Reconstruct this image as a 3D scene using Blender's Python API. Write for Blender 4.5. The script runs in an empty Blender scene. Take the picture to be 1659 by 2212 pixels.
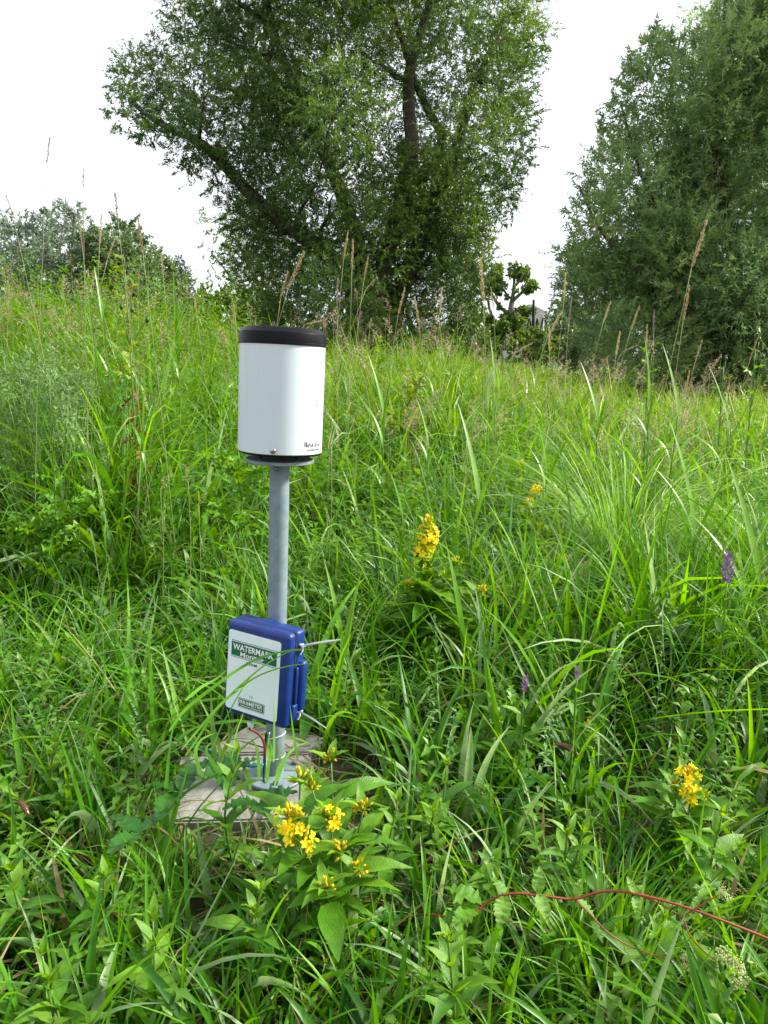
import bpy, bmesh, math
import numpy as np
from mathutils import Vector, Matrix, Euler

rng = np.random.default_rng(7)
R = math.radians
SC = bpy.context.scene
COL = SC.collection

# ---------------------------------------------------------------- camera
FPX, CX, CY, HORIZON = 1600.0, 829.5, 1106.0, 780.0        # measured on a 1659 x 2212 copy of the photograph
PITCH = math.atan((CY - HORIZON) / FPX)
CAM = np.array([0.0, 0.0, 0.95])
cam_d = bpy.data.cameras.new('camera')
cam = bpy.data.objects.new('camera', cam_d)
COL.objects.link(cam)
cam.location = CAM
cam.rotation_euler = (R(90) - PITCH, 0, 0)
cam_d.sensor_fit = 'VERTICAL'
cam_d.sensor_height = 24.0
cam_d.lens = 24.0 * FPX / 2212.0
cam_d.clip_start = 0.02
cam_d.clip_end = 2000
SC.camera = cam
SC.render.resolution_x, SC.render.resolution_y = 768, 1024

# ---------------------------------------------------------------- sky, sun, exposure
SUN_AZ, SUN_EL = R(80), R(35)                # azimuth clockwise from the view direction (+Y)
w = bpy.data.worlds.new('World'); SC.world = w; w.use_nodes = True
nt = w.node_tree; nt.nodes.clear()
sky = nt.nodes.new('ShaderNodeTexSky'); sky.sky_type = 'NISHITA'; sky.sun_disc = False
sky.sun_elevation = SUN_EL; sky.sun_rotation = SUN_AZ; sky.dust_density = 4.0; sky.air_density = 1.0
mix = nt.nodes.new('ShaderNodeMix'); mix.data_type = 'RGBA'
mix.inputs[0].default_value = 0.80           # thin bright cloud over the whole sky
mix.inputs[7].default_value = (9.4, 9.7, 10.2, 1)
bg = nt.nodes.new('ShaderNodeBackground'); bg.inputs[1].default_value = 0.070
wo = nt.nodes.new('ShaderNodeOutputWorld')
nt.links.new(sky.outputs[0], mix.inputs[6]); nt.links.new(mix.outputs[2], bg.inputs[0]); nt.links.new(bg.outputs[0], wo.inputs[0])
sd = bpy.data.lights.new('sun', 'SUN'); sd.energy = 4.2; sd.angle = R(11); sd.color = (1.0, 0.95, 0.84)
sun = bpy.data.objects.new('sun', sd); COL.objects.link(sun)
sdir = Vector((math.sin(SUN_AZ) * math.cos(SUN_EL), math.cos(SUN_AZ) * math.cos(SUN_EL), math.sin(SUN_EL)))
sun.rotation_euler = sdir.to_track_quat('Z', 'Y').to_euler()
SC.view_settings.view_transform = 'Standard'; SC.view_settings.look = 'None'
SC.view_settings.exposure = 1.2; SC.view_settings.gamma = 1.0
SC.render.engine = 'CYCLES'
SC.cycles.max_bounces = 8; SC.cycles.diffuse_bounces = 4; SC.cycles.transmission_bounces = 6
SC.cycles.caustics_reflective = False; SC.cycles.caustics_refractive = False
SC.cycles.use_denoising = True

# ---------------------------------------------------------------- helpers
FWD = np.array([0, math.cos(PITCH), -math.sin(PITCH)]); UPV = np.array([0, math.sin(PITCH), math.cos(PITCH)])

def at(x, y, Y):
    """world point that stands at distance Y in front of the camera's foot, seen at photo position x, y"""
    d = FWD + (x - CX) / FPX * np.array([1.0, 0, 0]) - (y - CY) / FPX * UPV
    return CAM + d * (Y / d[1])

def on_ground(x, y, z=0.0):
    d = FWD + (x - CX) / FPX * np.array([1.0, 0, 0]) - (y - CY) / FPX * UPV
    return CAM + d * ((z - CAM[2]) / d[2])

def sstep(a, b, x):
    t = np.clip((np.asarray(x, float) - a) / (b - a), 0, 1)
    return t * t * (3 - 2 * t)

def ground(x, y):
    x = np.asarray(x, float); y = np.asarray(y, float)
    lat = x / np.maximum(y, 1.0)
    amp = 0.62 + 0.24 * (1 - sstep(-0.42, -0.05, lat)) - 0.40 * sstep(0.04, 0.40, lat)
    rise = amp * sstep(1.7, 6.3, y) + 0.08 * sstep(1.8, 3.0, y) * (1 - sstep(-0.5, -0.2, lat))
    rise = rise + 0.048 * np.exp(-(((x + 0.26) / 0.42) ** 2 + ((y - 1.40) / 0.34) ** 2) ** 2)
    bump = 0.02 * np.sin(3.1 * x + 1.3) * np.cos(2.7 * y) + 0.012 * np.sin(7.3 * x - 2.0 * y)
    return rise + bump * sstep(0.5, 1.5, np.hypot(x + 0.23, y - 1.46) + 0.35)

def unit(v):
    v = np.asarray(v, float)
    return v / np.maximum(np.linalg.norm(v, axis=-1, keepdims=True), 1e-9)

def mesh_np(name, V, F, mat=None, v=None, smooth=True):
    V = np.asarray(V, np.float32); F = np.asarray(F, np.int32)
    me = bpy.data.meshes.new(name)
    me.vertices.add(len(V)); me.vertices.foreach_set('co', V.ravel())
    k = F.shape[1]
    me.loops.add(F.size); me.loops.foreach_set('vertex_index', F.ravel())
    me.polygons.add(len(F)); me.polygons.foreach_set('loop_start', np.arange(0, F.size, k, dtype=np.int32))
    me.polygons.foreach_set('use_smooth', np.full(len(F), smooth, dtype=bool))
    if v is not None:
        a = me.attributes.new('v', 'FLOAT', 'POINT'); a.data.foreach_set('value', np.asarray(v, np.float32))
    me.update(calc_edges=True)
    if mat is not None: me.materials.append(mat)
    return me

def mesh_py(name, V, F, mat=None, smooth=True):
    me = bpy.data.meshes.new(name)
    me.from_pydata([tuple(map(float, p)) for p in V], [], [tuple(int(i) for i in f) for f in F])
    if smooth: me.polygons.foreach_set('use_smooth', [True] * len(me.polygons))
    if mat is not None: me.materials.append(mat)
    me.update()
    return me

def link(name, me, parent=None, M=None):
    o = bpy.data.objects.new(name, me); COL.objects.link(o)
    if parent is not None: o.parent = parent
    if M is not None: o.matrix_basis = M
    return o

def tag(o, label, cat, group=None, kind=None):
    o['label'] = label; o['category'] = cat
    if group: o['group'] = group
    if kind: o['kind'] = kind
    return o

def thing(name, loc, label, cat, group=None, rot=(0, 0, 0)):
    o = bpy.data.objects.new(name, None); COL.objects.link(o)
    o.empty_display_size = 0.05
    o.location = tuple(map(float, loc)); o.rotation_euler = rot
    return tag(o, label, cat, group, 'thing')

def catmull(P, n):
    P = np.asarray(P, float)
    Q = np.vstack([2 * P[0] - P[1], P, 2 * P[-1] - P[-2]])
    out = []
    for t in np.linspace(0, len(P) - 1 - 1e-6, n):
        i = int(t); u = t - i
        a, b, c, d = Q[i], Q[i + 1], Q[i + 2], Q[i + 3]
        out.append(0.5 * ((2 * b) + (-a + c) * u + (2 * a - 5 * b + 4 * c - d) * u * u + (-a + 3 * b - 3 * c + d) * u ** 3))
    return np.array(out)

class Geo:
    """collects pieces of one mesh"""
    def __init__(s): s.V = []; s.F = []
    def add(s, V, F):
        b = len(s.V); s.V.extend(np.asarray(V).tolist()); s.F.extend([tuple(int(i) + b for i in f) for f in F]); return s
    def mesh(s, name, mat, smooth=True): return mesh_py(name, s.V, s.F, mat, smooth)

def tube(P, r, sides=6, cap=True):
    P = np.asarray(P, float); n = len(P)
    r = np.broadcast_to(np.asarray(r, float), (n,))
    T = unit(np.gradient(P, axis=0))
    a = np.array([0, 0, 1.0]) if abs(T[0, 2]) < 0.9 else np.array([1.0, 0, 0])
    N = unit(np.cross(T[0], a)); V = []
    ang = np.arange(sides) * 2 * math.pi / sides
    for i in range(n):
        N = unit(N - T[i] * np.dot(N, T[i])); B = np.cross(T[i], N)
        V.append(P[i] + r[i] * (np.cos(ang)[:, None] * N + np.sin(ang)[:, None] * B))
    V = np.vstack(V); F = []
    for i in range(n - 1):
        for j in range(sides):
            k = (j + 1) % sides
            F.append((i * sides + j, i * sides + k, (i + 1) * sides + k, (i + 1) * sides + j))
    if cap:
        F.append(tuple(range(sides))[::-1]); F.append(tuple((n - 1) * sides + j for j in range(sides)))
    return V, F

def lathe(prof, sides=48):
    """prof: list of (r, z)"""
    ang = np.arange(sides) * 2 * math.pi / sides; V = []; F = []
    for r, z in prof:
        V.extend([(r * math.cos(a), r * math.sin(a), z) for a in ang])
    for i in range(len(prof) - 1):
        for j in range(sides):
            k = (j + 1) % sides
            F.append((i * sides + j, i * sides + k, (i + 1) * sides + k, (i + 1) * sides + j))
    return V, F

def rbox(sx, sy, sz, bev, seg=3, c=(0, 0, 0)):
    bm = bmesh.new(); bmesh.ops.create_cube(bm, size=1.0)
    bmesh.ops.scale(bm, vec=(sx, sy, sz), verts=bm.verts)
    bmesh.ops.bevel(bm, geom=bm.edges[:] + bm.verts[:], offset=bev, segments=seg, affect='EDGES', profile=0.5)
    bmesh.ops.translate(bm, vec=c, verts=bm.verts)
    bm.verts.index_update()
    V = [tuple(p.co) for p in bm.verts]; F = [tuple(q.index for q in f.verts) for f in bm.faces]
    bm.free(); return V, F

def ribbon(P, width, nrm, n=24, taper=2.0):
    P = catmull(P, n); T = unit(np.gradient(P, axis=0)); t = np.linspace(0, 1, n)
    S = unit(np.cross(T, np.broadcast_to(np.asarray(nrm, float), T.shape)))
    wd = (width * 0.5 * np.minimum(1, 0.5 + 3 * t) * (1 - t ** taper) + 0.0002)[:, None]
    V = np.vstack([P - S * wd, P + S * wd])
    F = np.array([(i, i + 1, n + i + 1, n + i) for i in range(n - 1)])
    return V, F

# ---------------------------------------------------------------- materials
def new_mat(name):
    m = bpy.data.materials.new(name); m.use_nodes = True
    t = m.node_tree; b = t.nodes['Principled BSDF']
    return m, t, b

def noise_mat(name, c1, c2, scale=20, rough=0.6, metal=0.0, bump=0.0, bscale=None, detail=6, rvar=0.0, spec=0.5, coords='Object'):
    m, t, b = new_mat(name)
    tc = t.nodes.new('ShaderNodeTexCoord'); nz = t.nodes.new('ShaderNodeTexNoise')
    nz.inputs['Scale'].default_value = scale; nz.inputs['Detail'].default_value = detail; nz.inputs['Roughness'].default_value = 0.65
    rp = t.nodes.new('ShaderNodeValToRGB'); rp.color_ramp.elements[0].position = 0.32; rp.color_ramp.elements[1].position = 0.68
    rp.color_ramp.elements[0].color = (*c1, 1); rp.color_ramp.elements[1].color = (*c2, 1)
    t.links.new(tc.outputs[coords], nz.inputs['Vector']); t.links.new(nz.outputs['Fac'], rp.inputs[0]); t.links.new(rp.outputs[0], b.inputs['Base Color'])
    b.inputs['Roughness'].default_value = rough; b.inputs['Metallic'].default_value = metal; b.inputs['Specular IOR Level'].default_value = spec
    if rvar:
        mr = t.nodes.new('ShaderNodeMapRange'); mr.inputs[3].default_value = rough - rvar; mr.inputs[4].default_value = rough + rvar
        t.links.new(nz.outputs['Fac'], mr.inputs[0]); t.links.new(mr.outputs[0], b.inputs['Roughness'])
    if bump:
        n2 = t.nodes.new('ShaderNodeTexNoise'); n2.inputs['Scale'].default_value = bscale or scale * 3; n2.inputs['Detail'].default_value = 4
        bp = t.nodes.new('ShaderNodeBump'); bp.inputs['Strength'].default_value = bump; bp.inputs['Distance'].default_value = 0.002
        t.links.new(tc.outputs[coords], n2.inputs['Vector']); t.links.new(n2.outputs['Fac'], bp.inputs['Height']); t.links.new(bp.outputs[0], b.inputs['Normal'])
    return m

def foliage_mat(name, cols, src='attr', trans=0.35, rough=0.42, spec=0.5, tcol=None, vein=0.0, jitter=0.0):
    """leaf: glossy upper skin over diffuse, with light passing through; colour varies from leaf to leaf"""
    m, t, b = new_mat(name)
    if src == 'attr':
        a = t.nodes.new('ShaderNodeAttribute'); a.attribute_name = 'v'; fac = a.outputs['Fac']
    else:
        a = t.nodes.new('ShaderNodeObjectInfo'); fac = a.outputs['Random']
    rp = t.nodes.new('ShaderNodeValToRGB'); cr = rp.color_ramp
    while len(cr.elements) < len(cols): cr.elements.new(0.5)
    for i, c in enumerate(cols):
        cr.elements[i].position = i / max(len(cols) - 1, 1); cr.elements[i].color = (*c, 1)
    t.links.new(fac, rp.inputs[0])
    tc = t.nodes.new('ShaderNodeTexCoord'); nz = t.nodes.new('ShaderNodeTexNoise'); nz.inputs['Scale'].default_value = 9.0 if src == 'attr' else 5.0
    nz.inputs['Detail'].default_value = 3
    t.links.new(tc.outputs['Object'], nz.inputs['Vector'])
    hs = t.nodes.new('ShaderNodeHueSaturation'); mr = t.nodes.new('ShaderNodeMapRange'); mr.inputs[1].default_value = 0.3; mr.inputs[2].default_value = 0.7
    mr.inputs[3].default_value = 0.78; mr.inputs[4].default_value = 1.25
    t.links.new(nz.outputs['Fac'], mr.inputs[0]); t.links.new(mr.outputs[0], hs.inputs['Value']); t.links.new(rp.outputs[0], hs.inputs['Color'])
    col = hs.outputs[0]
    if src == 'obj' and vein:
        sp_ = t.nodes.new('ShaderNodeTexNoise'); sp_.inputs['Scale'].default_value = 7.0; sp_.inputs['Detail'].default_value = 8; sp_.inputs['Roughness'].default_value = 0.7
        oi = t.nodes.new('ShaderNodeObjectInfo'); ad = t.nodes.new('ShaderNodeVectorMath'); ad.operation = 'ADD'
        t.links.new(tc.outputs['Object'], ad.inputs[0]); t.links.new(oi.outputs['Location'], ad.inputs[1]); t.links.new(ad.outputs[0], sp_.inputs['Vector'])
        sr = t.nodes.new('ShaderNodeMapRange'); sr.inputs[1].default_value = 0.66; sr.inputs[2].default_value = 0.73; t.links.new(sp_.outputs['Fac'], sr.inputs[0])
        bl = t.nodes.new('ShaderNodeMix'); bl.data_type = 'RGBA'; bl.inputs[7].default_value = (0.16, 0.10, 0.025, 1)
        t.links.new(sr.outputs[0], bl.inputs[0]); t.links.new(col, bl.inputs[6]); col = bl.outputs[2]
    t.links.new(col, b.inputs['Base Color'])
    b.inputs['Roughness'].default_value = rough; b.inputs['Specular IOR Level'].default_value = spec
    tr = t.nodes.new('ShaderNodeBsdfTranslucent'); h2 = t.nodes.new('ShaderNodeHueSaturation')
    h2.inputs['Hue'].default_value = 0.475; h2.inputs['Saturation'].default_value = 1.12; h2.inputs['Value'].default_value = 1.7
    t.links.new(col, h2.inputs['Color']); t.links.new(h2.outputs[0], tr.inputs[0])
    mx = t.nodes.new('ShaderNodeMixShader'); mx.inputs[0].default_value = trans
    out = t.nodes['Material Output']
    t.links.new(b.outputs[0], mx.inputs[1]); t.links.new(tr.outputs[0], mx.inputs[2]); t.links.new(mx.outputs[0], out.inputs[0])
    if vein:
        wv = t.nodes.new('ShaderNodeTexNoise'); wv.inputs['Scale'].default_value = 40
        bp = t.nodes.new('ShaderNodeBump'); bp.inputs['Strength'].default_value = vein; bp.inputs['Distance'].default_value = 0.01
        t.links.new(tc.outputs['Object'], wv.inputs['Vector']); t.links.new(wv.outputs['Fac'], bp.inputs['Height']); t.links.new(bp.outputs[0], b.inputs['Normal'])
    return m

def flat_mat(name, c, rough=0.5, metal=0.0, spec=0.5):
    m, t, b = new_mat(name)
    b.inputs['Base Color'].default_value = (*c, 1); b.inputs['Roughness'].default_value = rough
    b.inputs['Metallic'].default_value = metal; b.inputs['Specular IOR Level'].default_value = spec
    return m

M = {}
M['soil'] = noise_mat('soil', (0.018, 0.014, 0.008), (0.05, 0.042, 0.018), 14, 0.95, bump=0.6, bscale=60)
M['grass'] = foliage_mat('grass', [(0.013, 0.075, 0.004), (0.038, 0.162, 0.006), (0.082, 0.252, 0.009), (0.130, 0.310, 0.016), (0.225, 0.350, 0.150)], trans=0.42, rough=0.40, spec=0.38)  # last, whitish stop is blade sheen painted as colour
M['meadow'] = foliage_mat('meadow', [(0.045, 0.140, 0.006), (0.100, 0.220, 0.010), (0.155, 0.290, 0.018), (0.220, 0.335, 0.045), (0.28, 0.33, 0.12)], trans=0.40, rough=0.48, spec=0.32)
M['thatch'] = foliage_mat('thatch', [(0.06, 0.045, 0.018), (0.17, 0.13, 0.055), (0.34, 0.28, 0.13)], trans=0.2, rough=0.7, spec=0.2)
M['straw'] = foliage_mat('straw', [(0.28, 0.22, 0.11), (0.38, 0.31, 0.17), (0.44, 0.38, 0.22)], src='obj', trans=0.25, rough=0.6, spec=0.3)
M['panicle'] = foliage_mat('panicle', [(0.28, 0.19, 0.15), (0.38, 0.29, 0.22), (0.40, 0.36, 0.22)], trans=0.3, rough=0.6, spec=0.3)
M['seedgrey'] = foliage_mat('seedgrey', [(0.16, 0.12, 0.12), (0.22, 0.17, 0.17)], src='obj', trans=0.25, rough=0.6, spec=0.3)
M['herb'] = foliage_mat('herb', [(0.05, 0.155, 0.008), (0.09, 0.22, 0.012), (0.14, 0.28, 0.018)], trans=0.33, rough=0.45)
M['mugwort'] = foliage_mat('mugwort', [(0.085, 0.185, 0.04), (0.125, 0.235, 0.07), (0.17, 0.285, 0.11)], trans=0.25, rough=0.6, spec=0.3)
M['leaf'] = foliage_mat('leaf', [(0.050, 0.165, 0.007), (0.090, 0.235, 0.010), (0.140, 0.295, 0.015)], src='obj', trans=0.36, rough=0.42, vein=0.25)
M['leaf_young'] = foliage_mat('leaf_young', [(0.11, 0.26, 0.012), (0.17, 0.33, 0.02)], src='obj', trans=0.38, rough=0.45, vein=0.2)
M['leaf_dark'] = foliage_mat('leaf_dark', [(0.018, 0.09, 0.010), (0.035, 0.13, 0.012)], src='obj', trans=0.25, rough=0.42, vein=0.15)
M['reed'] = foliage_mat('reed', [(0.08, 0.22, 0.012), (0.13, 0.29, 0.018), (0.17, 0.30, 0.06)], src='obj', trans=0.36, rough=0.36, spec=0.6)
M['thistle'] = foliage_mat('thistle', [(0.07, 0.21, 0.010), (0.12, 0.28, 0.014)], src='obj', trans=0.30, rough=0.5)
M['thistle_pale'] = foliage_mat('thistle_pale', [(0.16, 0.25, 0.03), (0.22, 0.30, 0.05)], src='obj', trans=0.30, rough=0.5)
M['withered'] = foliage_mat('withered', [(0.10, 0.04, 0.012), (0.16, 0.07, 0.022)], src='obj', trans=0.2, rough=0.7)
M['dead_yellow'] = foliage_mat('dead_yellow', [(0.42, 0.25, 0.02), (0.40, 0.16, 0.03)], src='obj', trans=0.3, rough=0.6)
M['stem_green'] = noise_mat('stem_green', (0.05, 0.13, 0.015), (0.11, 0.21, 0.03), 30, 0.5)
M['stem_straw'] = noise_mat('stem_straw', (0.14, 0.20, 0.05), (0.26, 0.27, 0.10), 8, 0.5)
M['stem_red'] = noise_mat('stem_red', (0.15, 0.012, 0.010), (0.27, 0.05, 0.022), 16, 0.4)
M['stem_brown'] = noise_mat('stem_brown', (0.08, 0.035, 0.015), (0.15, 0.09, 0.03), 20, 0.7)
M['petal'] = foliage_mat('petal', [(0.76, 0.60, 0.010), (0.84, 0.70, 0.015)], src='obj', trans=0.25, rough=0.5, spec=0.2)
M['bud'] = foliage_mat('bud', [(0.45, 0.42, 0.012), (0.70, 0.50, 0.008)], src='obj', trans=0.2, rough=0.5, spec=0.3)
M['cream'] = foliage_mat('cream', [(0.42, 0.50, 0.20), (0.55, 0.60, 0.30)], src='obj', trans=0.2, rough=0.6, spec=0.2)
M['purple'] = foliage_mat('purple', [(0.17, 0.075, 0.20), (0.27, 0.14, 0.29)], src='obj', trans=0.25, rough=0.6)
M['willow'] = foliage_mat('willow', [(0.016, 0.050, 0.011), (0.038, 0.094, 0.016), (0.085, 0.168, 0.024), (0.165, 0.255, 0.038)], trans=0.36, rough=0.42)
M['willow_right'] = foliage_mat('willow_right', [(0.085, 0.160, 0.062), (0.140, 0.235, 0.088), (0.200, 0.305, 0.115), (0.29, 0.36, 0.10)], trans=0.45, rough=0.40)
M['bush'] = foliage_mat('bush', [(0.075, 0.135, 0.050), (0.115, 0.185, 0.070), (0.165, 0.24, 0.10)], trans=0.3, rough=0.5)  # greens lightened: distant haze on the left bushes put into the colour
M['bush_grey'] = foliage_mat('bush_grey', [(0.10, 0.155, 0.10), (0.15, 0.21, 0.14), (0.20, 0.265, 0.18)], trans=0.3, rough=0.5)  # grey-green lifted paler to paint in the haze over the far bushes
M['hedge'] = foliage_mat('hedge', [(0.06, 0.13, 0.02), (0.10, 0.18, 0.028), (0.15, 0.23, 0.04)], trans=0.3, rough=0.5)
M['needle'] = foliage_mat('needle', [(0.022, 0.055, 0.03), (0.04, 0.085, 0.045)], trans=0.15, rough=0.5)
M['bark'] = noise_mat('bark', (0.030, 0.024, 0.017), (0.085, 0.07, 0.05), 9, 0.9, bump=0.8, bscale=30)
M['bark_grey'] = noise_mat('bark_grey', (0.10, 0.085, 0.065), (0.24, 0.21, 0.17), 6, 0.9, bump=0.6, bscale=20)
M['birch'] = noise_mat('birch', (0.30, 0.29, 0.27), (0.72, 0.72, 0.70), 14, 0.7)
M['slate'] = noise_mat('slate', (0.060, 0.066, 0.080), (0.095, 0.10, 0.115), 5, 0.6)
M['render_wall'] = noise_mat('render_wall', (0.30, 0.33, 0.38), (0.36, 0.39, 0.44), 3, 0.8)
M['dark_trim'] = flat_mat('dark_trim', (0.03, 0.032, 0.04), 0.5)
M['pane'] = flat_mat('pane', (0.06, 0.075, 0.09), 0.08)
M['concrete'] = noise_mat('concrete', (0.165, 0.158, 0.146), (0.32, 0.308, 0.288), 30, 0.92, bump=0.6, bscale=220, detail=12)
M['slug'] = noise_mat('slug', (0.07, 0.026, 0.010), (0.12, 0.05, 0.02), 60, 0.28, bump=0.6, bscale=260)
M['galv'] = noise_mat('galv', (0.145, 0.205, 0.24), (0.24, 0.30, 0.335), 40, 0.5, 0.15, rvar=0.1, bump=0.08, bscale=300)
M['galv_dark'] = noise_mat('galv_dark', (0.16, 0.20, 0.22), (0.25, 0.30, 0.32), 30, 0.5, 0.2)
M['steel'] = noise_mat('steel', (0.38, 0.38, 0.36), (0.55, 0.55, 0.53), 60, 0.3, 0.9)
M['steel_dark'] = noise_mat('steel_dark', (0.12, 0.12, 0.12), (0.2, 0.2, 0.2), 60, 0.4, 0.8)
M['blue'] = noise_mat('blue', (0.002, 0.018, 0.135), (0.006, 0.032, 0.19), 28, 0.42, bump=0.12, bscale=500, rvar=0.06)
M['tie'] = flat_mat('tie', (0.72, 0.76, 0.78), 0.35)
M['label_green'] = flat_mat('label_green', (0.006, 0.115, 0.062), 0.4)
M['ink'] = flat_mat('ink', (0.02, 0.022, 0.025), 0.6)
M['ink_white'] = flat_mat('ink_white', (0.80, 0.82, 0.82), 0.5)
M['wire_green'] = flat_mat('wire_green', (0.01, 0.16, 0.13), 0.4)
M['wire_red'] = flat_mat('wire_red', (0.16, 0.035, 0.02), 0.4)
M['wire_black'] = flat_mat('wire_black', (0.015, 0.015, 0.016), 0.4)
M['wire_white'] = flat_mat('wire_white', (0.55, 0.58, 0.58), 0.4)

def wet_mat(name, c1, c2, rough, drop_scale, drop_amt, thr, aniso=1.0, spec=0.5, dist=0.0012, dirt=0.0):
    """painted or plastic skin with small rain drops standing on it"""
    m, t, b = new_mat(name)
    tc = t.nodes.new('ShaderNodeTexCoord'); mp = t.nodes.new('ShaderNodeMapping'); mp.inputs['Scale'].default_value = (1, 1, aniso)
    vo = t.nodes.new('ShaderNodeTexVoronoi'); vo.inputs['Scale'].default_value = drop_scale; vo.inputs['Randomness'].default_value = 1.0
    nz = t.nodes.new('ShaderNodeTexNoise'); nz.inputs['Scale'].default_value = 9; nz.inputs['Detail'].default_value = 5
    rp = t.nodes.new('ShaderNodeMix'); rp.data_type = 'RGBA'; rp.inputs[6].default_value = (*c1, 1); rp.inputs[7].default_value = (*c2, 1)
    mr = t.nodes.new('ShaderNodeMapRange'); mr.inputs[1].default_value = thr; mr.inputs[2].default_value = 0.0; mr.inputs[3].default_value = 0; mr.inputs[4].default_value = 1
    t.links.new(tc.outputs['Object'], mp.inputs[0]); t.links.new(mp.outputs[0], vo.inputs['Vector']); t.links.new(tc.outputs['Object'], nz.inputs['Vector'])
    t.links.new(nz.outputs['Fac'], rp.inputs[0]); t.links.new(rp.outputs[2], b.inputs['Base Color'])
    mul = t.nodes.new('ShaderNodeMath'); mul.operation = 'MULTIPLY'
    n3 = t.nodes.new('ShaderNodeMapRange'); n3.inputs[1].default_value = 0.42; n3.inputs[2].default_value = 0.60
    t.links.new(nz.outputs['Fac'], n3.inputs[0])
    t.links.new(vo.outputs['Distance'], mr.inputs[0]); t.links.new(mr.outputs[0], mul.inputs[0]); t.links.new(n3.outputs[0], mul.inputs[1])
    bp = t.nodes.new('ShaderNodeBump'); bp.inputs['Strength'].default_value = drop_amt; bp.inputs['Distance'].default_value = dist
    t.links.new(mul.outputs[0], bp.inputs['Height']); t.links.new(bp.outputs[0], b.inputs['Normal'])
    rr = t.nodes.new('ShaderNodeMapRange'); rr.inputs[3].default_value = rough; rr.inputs[4].default_value = 0.08
    t.links.new(mul.outputs[0], rr.inputs[0]); t.links.new(rr.outputs[0], b.inputs['Roughness'])
    b.inputs['Specular IOR Level'].default_value = spec
    if dirt:
        m2 = t.nodes.new('ShaderNodeMapping'); m2.inputs['Scale'].default_value = (60, 60, 7); d1 = t.nodes.new('ShaderNodeTexNoise'); d1.inputs['Scale'].default_value = 1.0; d1.inputs['Detail'].default_value = 6
        t.links.new(tc.outputs['Object'], m2.inputs[0]); t.links.new(m2.outputs[0], d1.inputs['Vector'])
        d2 = t.nodes.new('ShaderNodeMapRange'); d2.inputs[1].default_value = 0.52; d2.inputs[2].default_value = 0.78; d2.inputs[4].default_value = dirt; t.links.new(d1.outputs['Fac'], d2.inputs[0])
        d3 = t.nodes.new('ShaderNodeMix'); d3.data_type = 'RGBA'; d3.inputs[7].default_value = (0.26, 0.27, 0.20, 1)
        t.links.new(d2.outputs[0], d3.inputs[0]); t.links.new(rp.outputs[2], d3.inputs[6]); t.links.new(d3.outputs[2], b.inputs['Base Color'])
    return m
M['white_paint'] = wet_mat('white_paint', (0.59, 0.66, 0.71), (0.63, 0.69, 0.735), 0.42, 260, 0.16, 0.36, dirt=0.14)
M['black_rim'] = wet_mat('black_rim', (0.004, 0.004, 0.006), (0.007, 0.007, 0.010), 0.36, 170, 0.2, 0.30, spec=0.13)
M['white_panel'] = wet_mat('white_panel', (0.70, 0.79, 0.83), (0.75, 0.82, 0.85), 0.40, 260, 0.10, 0.3, dirt=0.15)

# ---------------------------------------------------------------- the ground
gx = np.concatenate([np.linspace(-400, -30, 10), np.linspace(-26, -5, 22), np.linspace(-4.8, 4.8, 97), np.linspace(5, 26, 22), np.linspace(30, 400, 10)])
gy = np.concatenate([np.linspace(-30, -1, 6), np.linspace(-0.8, 5, 59), np.linspace(5.3, 30, 60), np.linspace(35, 900, 16)])
GX, GY = np.meshgrid(gx, gy)
GV = np.stack([GX, GY, ground(GX, GY)], -1).reshape(-1, 3)
nx, ny = len(gx), len(gy)
ii = (np.arange(ny - 1)[:, None] * nx + np.arange(nx - 1)[None]).ravel()
g = link('ground', mesh_np('ground', GV, np.stack([ii, ii + 1, ii + nx + 1, ii + nx], -1), M['soil']))
g['kind'] = 'structure'; g['label'] = 'dark damp soil under the meadow grass'

fx = np.linspace(-1, 1, 25); fy = np.concatenate([np.linspace(26, 60, 12), np.linspace(80, 900, 10)])
FX, FY = np.meshgrid(fx, fy); FX = FX * (FY * .7 + 6)
ii = (np.arange(len(fy) - 1)[:, None] * 25 + np.arange(24)[None]).ravel()
M['field'] = noise_mat('field', (0.05, 0.11, 0.015), (0.11, 0.18, 0.03), 1.5, 0.9)
g = link('far_field', mesh_np('far_field', np.stack([FX, FY, ground(FX, FY) + .05], -1).reshape(-1, 3), np.stack([ii, ii + 1, ii + 26, ii + 25], -1), M['field']))
g['kind'] = 'structure'; g['label'] = 'far green field beyond the trees'

# ---------------------------------------------------------------- paving slabs under the post
def slab(name, px, ztop, thick, label):
    top = np.array([on_ground(x, y, ztop) for x, y in px]); c = top.mean(0)
    bm = bmesh.new()
    vt = [bm.verts.new(p - c) for p in top]; vb = [bm.verts.new(p - c - np.array([0, 0, thick])) for p in top]
    n = len(px)
    bm.faces.new(vt); bm.faces.new(vb[::-1])
    for i in range(n): bm.faces.new((vt[i], vb[i], vb[(i + 1) % n], vt[(i + 1) % n]))
    bmesh.ops.recalc_face_normals(bm, faces=bm.faces)
    bmesh.ops.bevel(bm, geom=bm.edges[:], offset=0.004, segments=2, affect='EDGES')
    me = bpy.data.meshes.new(name); bm.to_mesh(me); bm.free(); me.materials.append(M['concrete'])
    o = link(name, me); o.location = c
    return tag(o, label, 'paving slab', 'paving slabs under the post')
slab('paving_slab', [(432, 1626), (545, 1562), (705, 1592), (668, 1625)], 0.074, 0.06, 'rear concrete paving slab behind the steel post foot')
slab('paving_slab', [(388, 1633), (672, 1629), (665, 1768), (360, 1775)], 0.068, 0.055, 'front concrete paving slab carrying the round foot of the post')

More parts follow.
